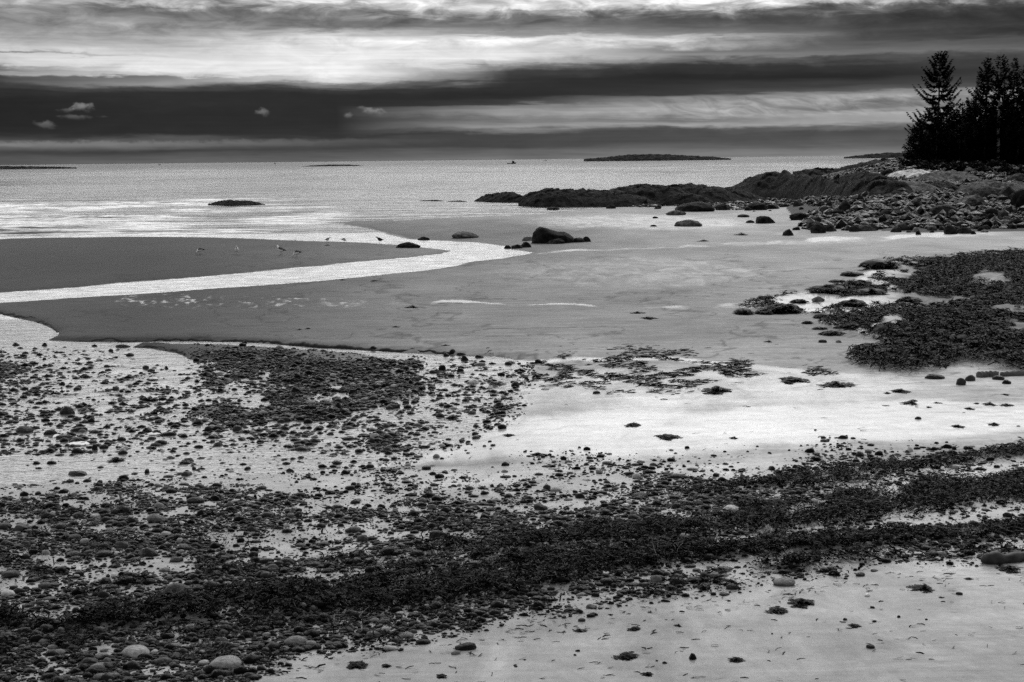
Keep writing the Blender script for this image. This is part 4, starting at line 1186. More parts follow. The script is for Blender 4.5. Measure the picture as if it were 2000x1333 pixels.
def small_boulders():
    c = 0
    region = [(1575,450),(1600,400),(1640,372),(1740,392),(1900,372),(2010,390),(2010,455),(1900,456),(1760,455),(1640,455)]
    while c < 150:
        u, v = random.uniform(1575, 2010), random.uniform(372, 456)
        if inside_sd(np.array([u]), np.array([v]), region)[0] < 0: continue
        w = random.uniform(9, 24) * (0.6 + 0.4 * (v - 372) / 84)
        boulder(u, v, w, w * random.uniform(.4, .7), random.choice(['mid', 'round', 'sharp']), PB if random.random() < .18 else B,
                'smaller dark boulder packed into the rubble of the rocky shore', 'boulders packed into the rocky shore', seed=random.randrange(99)); c += 1
    region = [(1200,400),(1420,388),(1500,392),(1600,388),(1590,412),(1450,415),(1300,412)]
    c = 0
    while c < 44:
        u, v = random.uniform(1200, 1600), random.uniform(386, 416)
        if inside_sd(np.array([u]), np.array([v]), region)[0] < 0: continue
        w = random.uniform(5, 15)
        boulder(u, v, w, w * random.uniform(.35, .6), random.choice(['mid', 'round']), B,
                'small dark rock scattered along the foot of the far ledges', 'small rocks at the foot of the ledges', seed=random.randrange(99)); c += 1
small_boulders()

def rubble():
    n = 9000; u = RNG.uniform(1560, 2150, n); v = RNG.uniform(345, 458, n)
    e = inside_sd(u, v, [(1585,455),(1560,432),(1600,405),(1625,380),(1700,372),(1760,375),(1880,360),(2150,350),(2150,458),(1900,458),(1760,456)]) + 8 * fbm(u * 0.03, v * 0.1, 0, 3, 2)
    k = e > 0; u, v = u[k], v[k]
    # spread over the slope: distance from the survey row, width from the bearing
    y = np.interp(v, [345, 372, 400, 430, 458], [195, 172, 150, 133, 118]); x = (u - 1000) / FPX * y
    z = ground_h(x, y, False)
    w = np.clip(np.exp(RNG.normal(math.log(0.34), 0.6, len(x))), 0.12, 1.4)
    V, F, S = scatter(pebble_protos(1), x, y, z, w, w * RNG.uniform(.5, 1, len(x)), w * RNG.uniform(.25, .65, len(x)), RNG.uniform(0, 6.3, len(x)),
                      np.clip(np.exp(RNG.normal(math.log(0.0045), 1.0, len(x))), .001, .08))
    tag(put('rubble', mesh_np('rubble', V, F, [M['pebble']], False, {'shade': S})), 'dark broken stone rubble filling the gaps between the shore boulders', 'rubble', kind='stuff')
    n = 2500; u = RNG.uniform(1180, 1640, n); v = RNG.uniform(380, 420, n)
    k = inside_sd(u, v, [(1190,408),(1300,398),(1430,380),(1620,380),(1600,408),(1450,412),(1330,409)]) + 10 * fbm(u * 0.03, v * 0.1, 0, 5, 3) > 2; u, v = u[k], v[k]
    dd = np.array([at0(a, b) for a, b in zip(u, v)]); x, y = dd[:, 0], dd[:, 1]; z = ground_h(x, y, False)
    w = np.clip(np.exp(RNG.normal(math.log(0.4), 0.5, len(x))), 0.15, 1.1)
    V, F, S = scatter(pebble_protos(1), x, y, z, w, w * RNG.uniform(.5, 1, len(x)), w * RNG.uniform(.25, .65, len(x)), RNG.uniform(0, 6.3, len(x)),
                      np.clip(np.exp(RNG.normal(math.log(0.012), 0.7, len(x))), .004, .1))
    tag(put('scree', mesh_np('scree', V, F, [M['pebble']], False, {'shade': S})), 'thin scatter of dark stones along the foot of the far ledges', 'scree', kind='stuff')
rubble()
def upper_rubble():
    n = 30000; y = RNG.uniform(135, 330, n); u = RNG.uniform(1440, 2150, n); x = (u - 1000) / FPX * y
    z = ground_h(x, y, False); k = (z > 0.12) & ((u + 60 * fbm(x * .1, y * .1, 0, 3, 3) > 1600) | (y > 205)); x, y, z = x[k], y[k], z[k]
    w = np.clip(np.exp(RNG.normal(math.log(0.40), 0.5, len(x))), 0.15, 1.3)
    V, F, S = scatter(pebble_protos(1), x, y, z, w, w * .8, w * RNG.uniform(.3, .7, len(x)), RNG.uniform(0, 6.3, len(x)),
                      np.clip(np.exp(RNG.normal(math.log(0.004), 1.1, len(x))), .001, .10))
    tag(put('shore_rubble', mesh_np('rubble', V, F, [M['pebble']], False, {'shade': S})), 'broken stones littering the slope below the trees', 'rubble', kind='stuff')
upper_rubble()

# ------------------------------------------------------------------ ledges
def ledge(prof, base, depth, mat, label, seed, Y=None, rough=0.5, name='rock_ledge', cat='rock ledge', ns=240, nt=80, front=0.42, sharp=0.8, z0=None):
    """a rock back: prof = skyline (u, v), base = foot line (u, v); a real mound `depth` metres thick"""
    u = np.linspace(prof[0][0], prof[-1][0], ns)
    vt = np.interp(u, [p[0] for p in prof], [p[1] for p in prof]); vb = np.interp(u, [p[0] for p in base], [p[1] for p in base])
    V = np.zeros((ns, nt, 3)); t = np.linspace(0, 1, nt)
    if Y is None:
        us = np.linspace(u[0], u[-1], 9); hs = np.array([hit(a, float(np.interp(a, u, vb))) for a in us])
        hy = np.interp(u, us, hs[:, 1]); hz = np.interp(u, us, hs[:, 2])
    for i in range(ns):
        if Y is None: y0, zf = hy[i], hz[i]
        else:
            y0 = Y; d = ray(u[i], vb[i]); zf = CAM_H + d[2] * Y; x0 = d[0] * Y
        if z0 is not None: zf = z0
        e = math.sin(math.pi * min(1, max(0.0, i / (ns - 1)))) ** 0.4
        dep = depth * (0.35 + 0.65 * e)
        yp = y0 + dep * front; d = ray(u[i], min(vt[i], vb[i] - 0.3)); zp = CAM_H + d[2] * yp
        hgt = max(zp - zf, 0.02)
        p = np.where(t < front, np.sin(math.pi / 2 * t / front) ** sharp, np.cos(math.pi / 2 * (t - front) / (1 - front)) ** 0.8)
        V[i, :, 1] = y0 + dep * t; V[i, :, 0] = d[0] * V[i, :, 1]; V[i, :, 2] = zf - 0.15 + (hgt + 0.15) * p
    P = V.reshape(-1, 3); H = P[:, 2].max() - P[:, 2].min()
    k = 1 / max(H, 0.5)
    w = np.clip((np.tile(t, ns) * 6), 0, 1)
    n = fbm(P[:, 0] * k * 0.7, P[:, 1] * k * 0.7, 0, seed, 5); cr = -np.abs(fbm(P[:, 0] * k * 0.9 + P[:, 1] * k * .3, P[:, 1] * k * 0.5, 3, seed + 9, 4))
    n2 = fbm(P[:, 0] * k * 3.0, P[:, 1] * k * 2.0, 0, seed + 2, 4)
    P[:, 2] += w * rough * H * (0.16 * n + 0.30 * (cr + 0.12) + 0.16 * n2 - 0.14 * np.abs(fbm(P[:, 0] * k * 5, P[:, 1] * k * 3, 2, seed + 7, 3)))
    cs_ = 1.6; gx, gy = P[:, 0] * k * cs_ + 0.4 * n, P[:, 1] * k * cs_ * 0.8
    bx, by = np.floor(gx).astype(np.int64), np.floor(gy).astype(np.int64); bd = np.full(len(P), 9.0); bid = np.zeros(len(P)); tx_ = np.zeros(len(P)); ty_ = np.zeros(len(P))
    for ax in (-1, 0, 1):
        for ay in (-1, 0, 1):
            qx, qy = bx + ax, by + ay; zz0 = np.zeros_like(qx)
            jx, jy = qx + _h(qx, qy, zz0, seed), qy + _h(qx, qy, zz0, seed + 1)
            dd = (gx - jx) ** 2 + (gy - jy) ** 2; s_ = dd < bd
            bd = np.where(s_, dd, bd); bid = np.where(s_, _h(qx, qy, zz0, seed + 2), bid); tx_ = np.where(s_, gx - jx, tx_); ty_ = np.where(s_, gy - jy, ty_)
    P[:, 2] += w * rough * H * (0.22 * (bid - 0.5) + 0.16 * (bid * 2 - 1) * tx_ + 0.12 * np.cos(bid * 40) * ty_)
    P[:, 1] += rough * H * 0.25 * fbm(P[:, 0] * k, P[:, 2] * k * 2, 7, seed + 4, 3)
    o = put(name, mesh_np(name, P, grid_faces(ns, nt)[:, ::-1], [M[mat]], True))
    return tag(o, label, cat)

ledge([(926,394),(938,389),(950,381),(968,377),(985,375),(1000,376),(1015,380),(1030,392)], [(926,395),(1030,397)], 12, 'ledge', 'low dark ledge tip reaching furthest left into the sea', 1)
ledge([(1012,396),(1020,384),(1032,376),(1060,370),(1090,369),(1115,369),(1132,373),(1165,374),(1190,372),(1215,375),(1250,382),(1290,396)], [(1012,403),(1060,405),(1290,404)], 16, 'ledge', 'long low dark ledge under the perched square boulder', 2)
ledge([(1130,396),(1160,382),(1190,371),(1215,366),(1235,363),(1255,361),(1280,361),(1300,364),(1330,370),(1370,380),(1400,396)], [(1130,402),(1400,402)], 16, 'ledge', 'middle dark ledge with a rounded left hump', 3)
ledge([(1230,384),(1260,372),(1290,364),(1318,360),(1345,358),(1370,360),(1400,365),(1430,369),(1460,374),(1500,390)], [(1230,396),(1380,398),(1500,394)], 18, 'ledge', 'dark ledge sloping gently down to the right of the middle hump', 4)
ledge([(1370,384),(1405,374),(1432,365),(1455,354),(1475,345),(1500,339),(1525,338),(1550,340),(1580,344),(1605,348),(1630,356),(1660,372)], [(1370,390),(1500,392),(1660,388)], 26, 'ledge', 'tallest smooth dark hump of the ledges, before the far promontory', 5)
ledge([(1600,366),(1630,352),(1650,343),(1668,336),(1690,337),(1720,341),(1745,350),(1760,362)], [(1600,376),(1760,374)], 16, 'ledge', 'rough dark knoll between the tallest hump and the pale dome', 6)
ledge([(1585,388),(1620,366),(1660,352),(1700,347),(1740,350),(1770,360),(1790,374)], [(1585,392),(1700,388),(1790,384)], 16, 'ledge', 'broad dark sloping rock under the rough knoll', 7, sharp=1.0)
ledge([(1665,380),(1700,366),(1725,358),(1760,353),(1800,356),(1830,366),(1850,376)], [(1665,384),(1850,382)], 14, 'greyledge', 'smooth grey slab streaked with light bands', 8, rough=0.3, sharp=1.1)
ledge([(1722,350),(1735,341),(1752,334),(1775,331.5),(1800,331),(1815,335),(1825,343)], [(1722,351),(1825,350)], 9, 'granite', 'bright bare granite dome at the edge of the trees', 9, rough=0.2, sharp=0.9)
ledge([(1775,352),(1800,341),(1830,335),(1860,334),(1890,338),(1915,350),(1925,356)], [(1775,358),(1925,358)], 12, 'greyledge', 'speckled grey rock back right of the bright granite dome', 10, rough=0.4)
ledge([(1780,376),(1800,360),(1830,355),(1860,358),(1880,370)], [(1780,378),(1880,376)], 10, 'ledge', 'dark rounded hummock under the speckled rock back', 11)
ledge([(1868,372),(1895,358),(1930,352),(1970,354),(2020,362),(2080,372)], [(1868,384),(2080,384)], 14, 'greyledge', 'rough banded rock shelf at the right below the trees', 12, rough=0.5)
ledge([(1880,388),(1900,370),(1930,366),(1960,372),(1975,386)], [(1880,392),(1975,392)], 9, 'ledge', 'dark ribbed rock between the cracked boulder and the upright one', 13)
# promontory behind
ledge([(1548,336),(1570,331),(1590,331),(1610,330),(1640,327),(1665,322),(1690,318),(1715,312),(1740,309),(1770,310),(1800,316),(1840,318)], [(1548,337),(1700,338),(1840,338)], 40, 'ledge', 'long dark rocky promontory running out behind the tallest hump', 14, Y=430, z0=-0.1, rough=0.6)
ledge([(1700,330),(1730,321),(1760,317),(1790,316),(1820,319),(1850,330)], [(1700,333),(1850,333)], 22, 'greyledge', 'light speckled rock top of the promontory beside the first tree', 15, Y=330, z0=0.2, rough=0.5)
ledge([(1648,307.5),(1680,304),(1700,301),(1730,299.5),(1760,298.5),(1790,299),(1815,304)], [(1648,308),(1815,307)], 120, 'island', 'farthest thin point of land on the horizon left of the trees', 16, Y=3600, z0=-0.3)
ledge([(1140,311),(1162,309.5),(1185,306.5),(1210,304),(1240,302.5),(1275,301.8),(1300,302.2),(1330,303.5),(1355,305),(1380,306),(1400,307.5),(1428,310)], [(1140,311.3),(1428,310.3)], 150, 'island', 'long low dark island on the horizon right of the boat', 17, Y=3400, z0=-0.3, name='island', cat='island')
ledge([(588,326),(610,323.6),(640,322),(675,321.8),(700,323.2),(712,325)], [(590,326),(710,326)], 60, 'island', 'small flat island left of the boat', 18, Y=1900, z0=-0.2, name='island', cat='island')
ledge([(-260,326),(-100,325),(0,325),(60,325.5),(110,326),(150,327.5)], [(-260,329),(150,329)], 60, 'island', 'thin dark island at the left edge of the horizon', 19, Y=2100, z0=-0.2, name='island', cat='island')
ledge([(402,401),(415,397),(432,393),(450,391.5),(480,392),(500,395),(518,400)], [(402,402),(460,403),(518,401)], 8, 'ledge', 'low black rock alone in the sea above the sandbar', 20, name='sea_rock', cat='rock')
ledge([(818,393.5),(830,391.5),(855,391),(866,393)], [(818,394),(866,394)], 3, 'ledge', 'left of two thin rocks awash left of the ledge tip', 21, name='sea_rock', cat='rock')
ledge([(872,394),(885,392.5),(900,392),(912,394)], [(872,395),(912,395)], 3, 'ledge', 'right of two thin rocks awash, nearest to the ledge tip', 22, name='sea_rock', cat='rock')

# ------------------------------------------------------------------ spruces
def tube(pts, rad, n=6):
    pts = np.array(pts, float); V, F = [], []
    for i, p in enumerate(pts):
        d = pts[min(i + 1, len(pts) - 1)] - pts[max(i - 1, 0)]; d = d / (np.linalg.norm(d) + 1e-9)
        a = np.cross(d, [0, 0, 1]) if abs(d[2]) < 0.9 else np.cross(d, [1, 0, 0]); a /= np.linalg.norm(a); b = np.cross(d, a)
        r = rad[i] if hasattr(rad, '__len__') else rad
        for k in range(n):
            t = 2 * math.pi * k / n; V.append(p + r * (a * math.cos(t) + b * math.sin(t)))
    for i in range(len(pts) - 1):
        for k in range(n): F.append([i * n + k, i * n + (k + 1) % n, (i + 1) * n + (k + 1) % n, (i + 1) * n + k])
    return np.array(V), np.array(F)

def spruce(h, r, seed, bare=0.12, gap=0.45, dens=1.0, lean=0.0, ragged=0.35, top_pow=0.8):
    rs = np.random.default_rng(seed)
    tz = np.linspace(-0.5, h, 14); tx = lean * (tz / h) ** 2 * h + 0.04 * np.sin(tz * 0.9 + seed)
    tp = np.stack([tx, 0.03 * np.cos(tz), tz], 1); TV, TF = tube(tp, np.interp(tz, [-.5, h], [0.018 * h, 0.02]), 8)
    parts = []; Q = []
    z = bare * h
    while z < h * 0.985:
        q = (h - z) / h
        L0 = r * min(1.0, (q * 1.15) ** top_pow) * (0.85 if q > 0.85 else 1.0)
        for k in range(rs.integers(4, 7)):
            L = L0 * rs.uniform(1 - ragged, 1.12) + 0.12
            if rs.random() < 0.10: L *= 0.5
            a = rs.uniform(0, 2 * math.pi); up = np.interp(q, [0, .15, .5, 1], [0.95, 0.5, 0.02, -0.28]) + rs.normal(0, 0.08)
            m = 6; s = np.linspace(0, 1, m); curl = np.interp(q, [0, .3, 1], [0.1, 0.35, 0.42])
            rad = L * s; zz = z + L * (up * s - 0.12 * np.sin(s * math.pi) + curl * s ** 2.5)
            bend = rs.normal(0, 0.12) * L * s ** 2
            ca, sa = math.cos(a), math.sin(a); cx = np.interp(z, tz, tx)
            pts = np.stack([cx + rad * ca - bend * sa, rad * sa + bend * ca, zz], 1)
            parts.append(tube(pts, np.linspace(0.012 + 0.012 * L, 0.006, m), 3))
            nsp = max(3, int(L / 0.15 * dens))
            for j in range(nsp):
                t = 0.12 + 0.88 * (j + rs.random()) / nsp
                p = np.array([np.interp(t, s, pts[:, c]) for c in range(3)])
                for side in (-1, 0, 1, rs.choice([-1, 1])):
                    l = (0.10 + 0.16 * min(1, L) + 0.42 * (1 - t) * min(1, L / 2.0)) * rs.uniform(0.6, 1.25)
                    ang = a + side * rs.uniform(0.5, 1.2); dz = rs.uniform(-0.35, 0.35) if side else rs.uniform(-1.0, 0.1)
                    d = np.array([math.cos(ang), math.sin(ang), dz]); wv = np.array([-d[1], d[0], rs.uniform(-1, 1)]); wv *= rs.uniform(0.05, 0.11) / np.linalg.norm(wv)
                    e = p + d * l
                    Q.append([p - wv * .6, p + wv * .6, p + d * l * .6 + wv, e]); Q.append([p - wv * .6, p + d * l * .6 + wv, e, p + d * l * .6 - wv])
        z += gap * rs.uniform(0.7, 1.3) * (0.55 + 0.6 * min(q * 1.5, 1))
    # leader
    parts.append(tube([(lean * h, 0, h - .2), (lean * h, 0, h + .45)], [0.02, 0.008], 4))
    Q = np.array(Q).reshape(-1, 3); QF = np.arange(len(Q)).reshape(-1, 4)
    BV, BF = cat_parts(parts); CV, CF = cat_parts([(BV, BF), (Q, QF)])
    return mesh_np('trunk', TV, TF, [M['bark']], True), mesh_np('crown', CV, CF, [M['needles']], False)

def tree_at(u, vtop, Y, meshes, h0, label, group=None, rz=0.0, pale=False, sink=0.3, widen=1.0):
    Y += 24
    x, y, ztop = at_y(u, vtop, Y)
    zg = float(ground_h(x, y, False)[0]) - sink
    s = (ztop - zg) / (h0 + 0.45)
    o = bpy.data.objects.new('spruce_tree', None); COL.objects.link(o)
    o.location = (x, y, zg); o.scale = (s * widen, s * widen, s); o.rotation_euler = (0, 0, rz)
    tm = meshes[0]
    if pale:
        tm = tm.copy(); tm.materials.clear(); tm.materials.append(M['palebark'])
    put('trunk', tm, parent=o); put('crown', meshes[1], parent=o)
    tag(o, label, 'tree', group); return o

MAIN = spruce(15.5, 5.0, 5, 0.02, 0.60, 1.5, 0.0, 0.36, 0.62)
TALL = [spruce(15.0, 5.2, 21, 0.05, 0.5, 1.3, 0.0, 0.45, 0.95), spruce(15.0, 4.6, 22, 0.30, 0.56, 1.1, 0.01, 0.5, 0.85), spruce(15.0, 5.0, 23, 0.05, 0.5, 1.3, 0.0, 0.45, 1.0)]
SHORT = [spruce(8.0, 2.6, 31, 0.0, 0.34, 1.2, 0.0, 0.3, 0.8), spruce(8.0, 2.3, 32, 0.0, 0.34, 1.2, 0.02, 0.35, 0.85)]
tree_at(1836, 98, 200, MAIN, 15.5, 'broad ragged spruce with upswept branches, leftmost tall tree', rz=0.4)
tree_at(1930, 104, 205, TALL[0], 15, 'slender spruce, first tall spire right of the broad ragged spruce', 'tall spruces', 0.2)
tree_at(1955, 99, 196, TALL[1], 15, 'tallest slim spruce with a bare pale lower trunk', 'tall spruces', 1.2, pale=True)
tree_at(1983, 107, 205, TALL[2], 15, 'slim spruce just right of the one with the pale trunk', 'tall spruces', 2.2)
tree_at(2006, 118, 200, TALL[0], 15, 'spruce cut by the right edge of the photo', 'tall spruces', 3.0)
for k, (u, v) in enumerate(((2034, 112), (2068, 125), (2100, 110), (2140, 130))):
    tree_at(u, v, 203 + k * 3, TALL[k % 3], 15, 'spruce of the wood continuing past the right edge', 'spruces past the edge', k * 1.3)
tree_at(1908, 165, 211, TALL[2], 15, 'middle-sized spruce filling the gap left of the slender spire', 'middle-sized spruces', 0.8)
tree_at(1880, 196, 214, SHORT[0], 8, 'shorter spruce tip just right of the broad ragged spruce', 'short spruces', 0.5)
tree_at(1893, 187, 216, SHORT[1], 8, 'shorter spruce tip second right of the broad ragged spruce', 'short spruces', 1.5)
tree_at(1796, 228, 194, SHORT[0], 8, 'low bushy spruce under the left boughs of the broad ragged one', None, 2.0, widen=1.25)
tree_at(1779, 262, 190, SHORT[1], 8, 'lowest leftmost spruce leaning out over the rocks', None, 0.3, widen=1.5)
for k, (u, v, Y, wd) in enumerate(((1822, 205, 204, 1.5), (1850, 200, 206, 1.5), (1868, 212, 203, 1.5), (1905, 200, 200, 1.6), (1885, 235, 197, 1.6), (1940, 190, 202, 1.5), (1970, 180, 203, 1.5),
     (1995, 175, 199, 1.5), (1855, 250, 195, 1.7), (1830, 255, 194, 1.6), (1925, 240, 196, 1.7), (1960, 235, 198, 1.7), (1990, 240, 197, 1.7), (1808, 268, 192, 1.6), (1875, 270, 193, 1.7), (1905, 275, 199, 1.7), (1975, 280, 199, 1.7), (2020, 230, 198, 1.6))):
    tree_at(u, v, Y, SHORT[k % 2], 8, 'dense low spruce merged into the black wall of the wood', 'dense spruces filling the wood', k * 0.9, widen=wd)

def shrub(seed):
    rs = np.random.default_rng(seed); n = 1500
    d = rs.normal(size=(n, 3)); d /= np.linalg.norm(d, axis=1)[:, None]; d[:, 2] = np.abs(d[:, 2])
    f = fbm(d[:, 0] * 2, d[:, 1] * 2, d[:, 2] * 2, seed, 3) * 0.35 + 0.8
    p = d * (f * rs.uniform(0.3, 1, n) ** 0.4)[:, None] * np.array([1, 1, 0.9])
    a = rs.normal(size=(n, 3)) * 0.07; b = rs.normal(size=(n, 3)) * 0.04
    Q = np.stack([p - a, p - b, p + a, p + b], 1).reshape(-1, 3)
    F = np.arange(len(Q)).reshape(-1, 4)
    st = [tube([(0, 0, -.1), (math.cos(t) * .2, math.sin(t) * .2, .35), (math.cos(t) * .6, math.sin(t) * .6, .7)], [.03, .02, .01], 4) for t in rs.uniform(0, 6.3, 7)]
    SV, SF = cat_parts(st)
    return mesh_np('foliage', Q, F, [M['weed_dull']], False), mesh_np('stems', SV, SF, [M['bark']], True)
SH = [shrub(1), shrub(2), shrub(3)]
for k, u in enumerate((1795, 1812, 1832, 1850, 1868, 1888, 1905, 1922, 1945, 1965, 1985, 2005, 2030)):
    v = 326 + 6 * math.sin(k * 2.1) + max(0, (u - 1900)) * 0.12
    x, y, z = hit(u, v + 4)
    o = bpy.data.objects.new('shrub', None); COL.objects.link(o); o.location = (x, y, z - .1); q = random.uniform(1.1, 1.9)
    o.scale = (q * 1.2, q * 1.2, q); o.rotation_euler = (0, 0, k)
    put('foliage', SH[k % 3][0], parent=o); put('stems', SH[k % 3][1], parent=o)
    tag(o, 'low dark shrub in the undergrowth along the foot of the wood', 'shrub', 'shrubs along the foot of the wood')

# ------------------------------------------------------------------ gulls
def gull(u, v, px_len, pose, rz, label, dark=False):
    """one continuous loft from tail to bill, legs joined on"""
    x, y, z = hit(u, v); z = max(z, 0.0)
    # spine points (forward, up, half-width, half-height, material)
    if pose == 'stand':
        S = [(-.34,.24,.005,.004),(-.27,.25,.03,.012),(-.18,.27,.06,.035),(-.08,.28,.085,.07),(.03,.30,.09,.085),(.11,.33,.075,.075),(.16,.38,.045,.05),(.18,.43,.036,.04),(.20,.465,.04,.042),(.235,.47,.034,.034),(.26,.462,.014,.016),(.30,.455,.008,.009),(.32,.445,.003,.004)]
    elif pose == 'feed':
        S = [(-.34,.30,.005,.004),(-.27,.30,.03,.012),(-.18,.30,.06,.035),(-.08,.29,.085,.07),(.03,.28,.09,.085),(.11,.26,.075,.075),(.17,.21,.045,.05),(.20,.16,.036,.04),(.225,.125,.04,.042),(.24,.09,.034,.034),(.25,.06,.014,.016),(.255,.025,.008,.009),(.257,.005,.003,.004)]
    else:
        S = [(-.34,.10,.005,.004),(-.27,.10,.03,.012),(-.18,.09,.07,.04),(-.08,.07,.095,.08),(.03,.06,.10,.09),(.11,.09,.08,.08),(.15,.16,.04,.045),(.16,.22,.034,.036),(.185,.26,.038,.04),(.22,.26,.032,.034),(.25,.25,.014,.016),(.29,.245,.008,.009),(.31,.24,.003,.004)]
    n = 14; V = []; mi = []
    for (f, up, hw, hh) in S:
        for k in range(n):
            t = 2 * math.pi * k / n
            V.append((f, 1.45 * hw * math.cos(t), up + 1.6 * hh * math.sin(t)))
    F = []
    for i in range(len(S) - 1):
        for k in range(n):
            F.append([i * n + k, i * n + (k + 1) % n, (i + 1) * n + (k + 1) % n, (i + 1) * n + k])
            top = math.sin(2 * math.pi * (k + .5) / n) > 0.1
            mi.append(3 if i >= 9 else (2 if i < 2 else (1 if (2 <= i <= 4 and top) else 0)))
    V = np.array(V); F = np.array(F); parts = [(V, F)]
    if pose != 'swim':
        for s in (-1, 1):
            TV, TF = tube([(0.02, s * .04, .24), (0.0, s * .045, .13), (0.015, s * .045, .01), (.07, s * .05, .006)], [.012, .007, .007, .010], 6)
            parts.append((TV, TF)); mi += [3] * len(TF)
    V, F = cat_parts(parts)
    mats = [M['black'], M['black'], M['black'], M['black']] if dark else [M['white'], M['grey'], M['black'], M['bill']]
    o = put('gull', mesh_np('gull', V, F, mats, True, mat_idx=mi), (x, y, z), rz, (px_len * 1.3,) * 3)
    return tag(o, label, 'bird')
gull(391, 497, 0.85, 'feed', math.pi, 'grey-backed gull feeding head down, leftmost bird on the sandbar')
gull(463, 497, 0.85, 'stand', -1.5, 'white gull standing upright and facing the camera on the sandbar')
gull(549, 498, 0.95, 'stand', 2.8, 'dark-winged gull standing on one spot, third bird on the sandbar')
gull(580, 503, 0.9, 'feed', math.pi - .3, 'grey-backed gull bent forward, rightmost bird on the sandbar')
gull(640, 474, 0.65, 'stand', 0.3, 'pale gull wading at the sandbar edge, left of a second wader')
gull(672, 474, 0.65, 'feed', 0.2, 'pale gull wading head down in the channel mouth')
gull(742, 476, 0.8, 'stand', 3.2, 'dark long-necked bird standing in the shallows of the channel', True)

# ------------------------------------------------------------------ boats
def boat(u, vbase, Y, length, label, rz=0.0):
    x, y, _ = at_y(u, vbase, Y)
    o = bpy.data.objects.new('fishing_boat', None); COL.objects.link(o); o.location = (x, Y, 0); o.rotation_euler = (0, 0, rz)
    st = np.linspace(0, 1, 11); V = []
    for s in st:
        hw = 0.13 * (1 if s < .55 else math.cos((s - .55) / .45 * math.pi / 2) ** .7 + .02); sheer = 0.085 + 0.07 * max(0, s - .45) ** 1.3 * 2
        for (yy, zz) in ((-hw, sheer), (-hw * .85, .02), (0, -.04), (hw * .85, .02), (hw, sheer)):
            V.append(((s - .5) * (1 if zz > .05 else .94), yy, zz))
    V = np.array(V) * length; F = grid_faces(11, 5).tolist()
    for i in range(10): F.append([i * 5, (i + 1) * 5, (i + 1) * 5 + 4, i * 5 + 4])
    F.append([0, 1, 2, 3]); F.append([0, 3, 4, 4])
    me = bpy.data.meshes.new('hull'); me.from_pydata([tuple(p) for p in V], [], [tuple(dict.fromkeys(f)) for f in F]); me.materials.append(M['hull'])
    put('hull', me, parent=o)
    def box(name, x0, x1, hw, z0, z1, mat, par):
        c = [(x0, -hw, z0), (x1, -hw, z0), (x1, hw, z0), (x0, hw, z0), (x0 + .01, -hw * .9, z1), (x1 - .03, -hw * .9, z1), (x1 - .03, hw * .9, z1), (x0 + .01, hw * .9, z1)]
        m = bpy.data.meshes.new(name); m.from_pydata([tuple(a * length for a in p) for p in c], [], [(3, 2, 1, 0), (4, 5, 6, 7), (0, 1, 5, 4), (1, 2, 6, 5), (2, 3, 7, 6), (3, 0, 4, 7)]); m.materials.append(M[mat])
        return put(name, m, parent=par)
    cb = box('wheelhouse', .05, .33, .09, .09, .27, 'hull', o)
    box('window', .1, .27, .0925, .18, .235, 'glass', cb)
    box('roof', -.12, .32, .10, .272, .29, 'hull', o)
    TV, TF = tube([(.12 * length, 0, .28 * length), (.12 * length, 0, .42 * length)], .008 * length, 5)
    put('mast', mesh_np('mast', TV, TF, [M['hull']]), parent=o)
    TV, TF = cat_parts([tube([(-.11 * length, s * .08 * length, .09 * length), (-.11 * length, s * .08 * length, .275 * length)], .008 * length, 5) for s in (-1, 1)])
    put('roof_posts', mesh_np('posts', TV, TF, [M['hull']]), parent=o)
    return tag(o, label, 'boat')
boat(999, 319, 2200, 14.5, 'dark fishing boat on the sea left of the long island')
boat(311, 320.5, 5200, 11, 'speck of a boat on the horizon, furthest left', 0.5)
boat(537, 318, 5200, 12, 'speck of a boat on the horizon above the small flat island', 2.5)
boat(1065, 312, 5600, 13, 'speck of a boat on the horizon just right of the fishing boat', 0.2)

# ------------------------------------------------------------------ driftwood, stalks, foam
def log(u0, v0, u1, v1, r, mat, label, seed, knob=1.25, name='driftwood_log'):
    a = hit(u0, v0); b = hit(u1, v1); n = 26; P = []
    for i in range(n):
        t = i / (n - 1); P.append((a[0] + (b[0] - a[0]) * t, a[1] + (b[1] - a[1]) * t + .06 * math.sin(t * 5 + seed), 0))
    gz = ground_h(np.array([p[0] for p in P]), np.array([p[1] for p in P]), False)
    P = np.array(P); P[:, 2] = gz + r * 0.55
    rad = np.array([r * (knob if i < 5 else 1) * (0.35 if i == 0 else 1) * (1 + .12 * math.sin(i * 1.3 + seed)) for i in range(n)])
    V, F = tube(P, rad, 18); c = np.repeat(P, 18, axis=0)
    k = 1 + 0.22 * fbm(V[:, 0] * 6, V[:, 1] * 6, V[:, 2] * 6, seed, 4)
    V = c + (V - c) * k[:, None]
    capv = len(V); V = np.vstack([V, P[0] - (P[1] - P[0]) * .3]); F3 = [[capv, (j + 1) % 18, j, j] for j in range(18)]
    me = bpy.data.meshes.new('log'); me.from_pydata([tuple(p) for p in V], [], [tuple(f) for f in F.tolist()] + [tuple(dict.fromkeys(f)) for f in F3])
    me.materials.append(M[mat])
    for p in me.polygons: p.use_smooth = True
    return tag(put(name, me), label, 'driftwood')
log(1918, 1101, 2090, 1084, 0.085, 'wood', 'rough black driftwood log reaching in from the right edge', 3)
log(1907, 737, 1950, 736, 0.10, 'greywood', 'short pale driftwood log lying below the rockweed', 5, 1.0)
log(1956, 736, 2010, 731, 0.08, 'greywood', 'pale driftwood log end at the right edge below the rockweed', 7, 1.0)

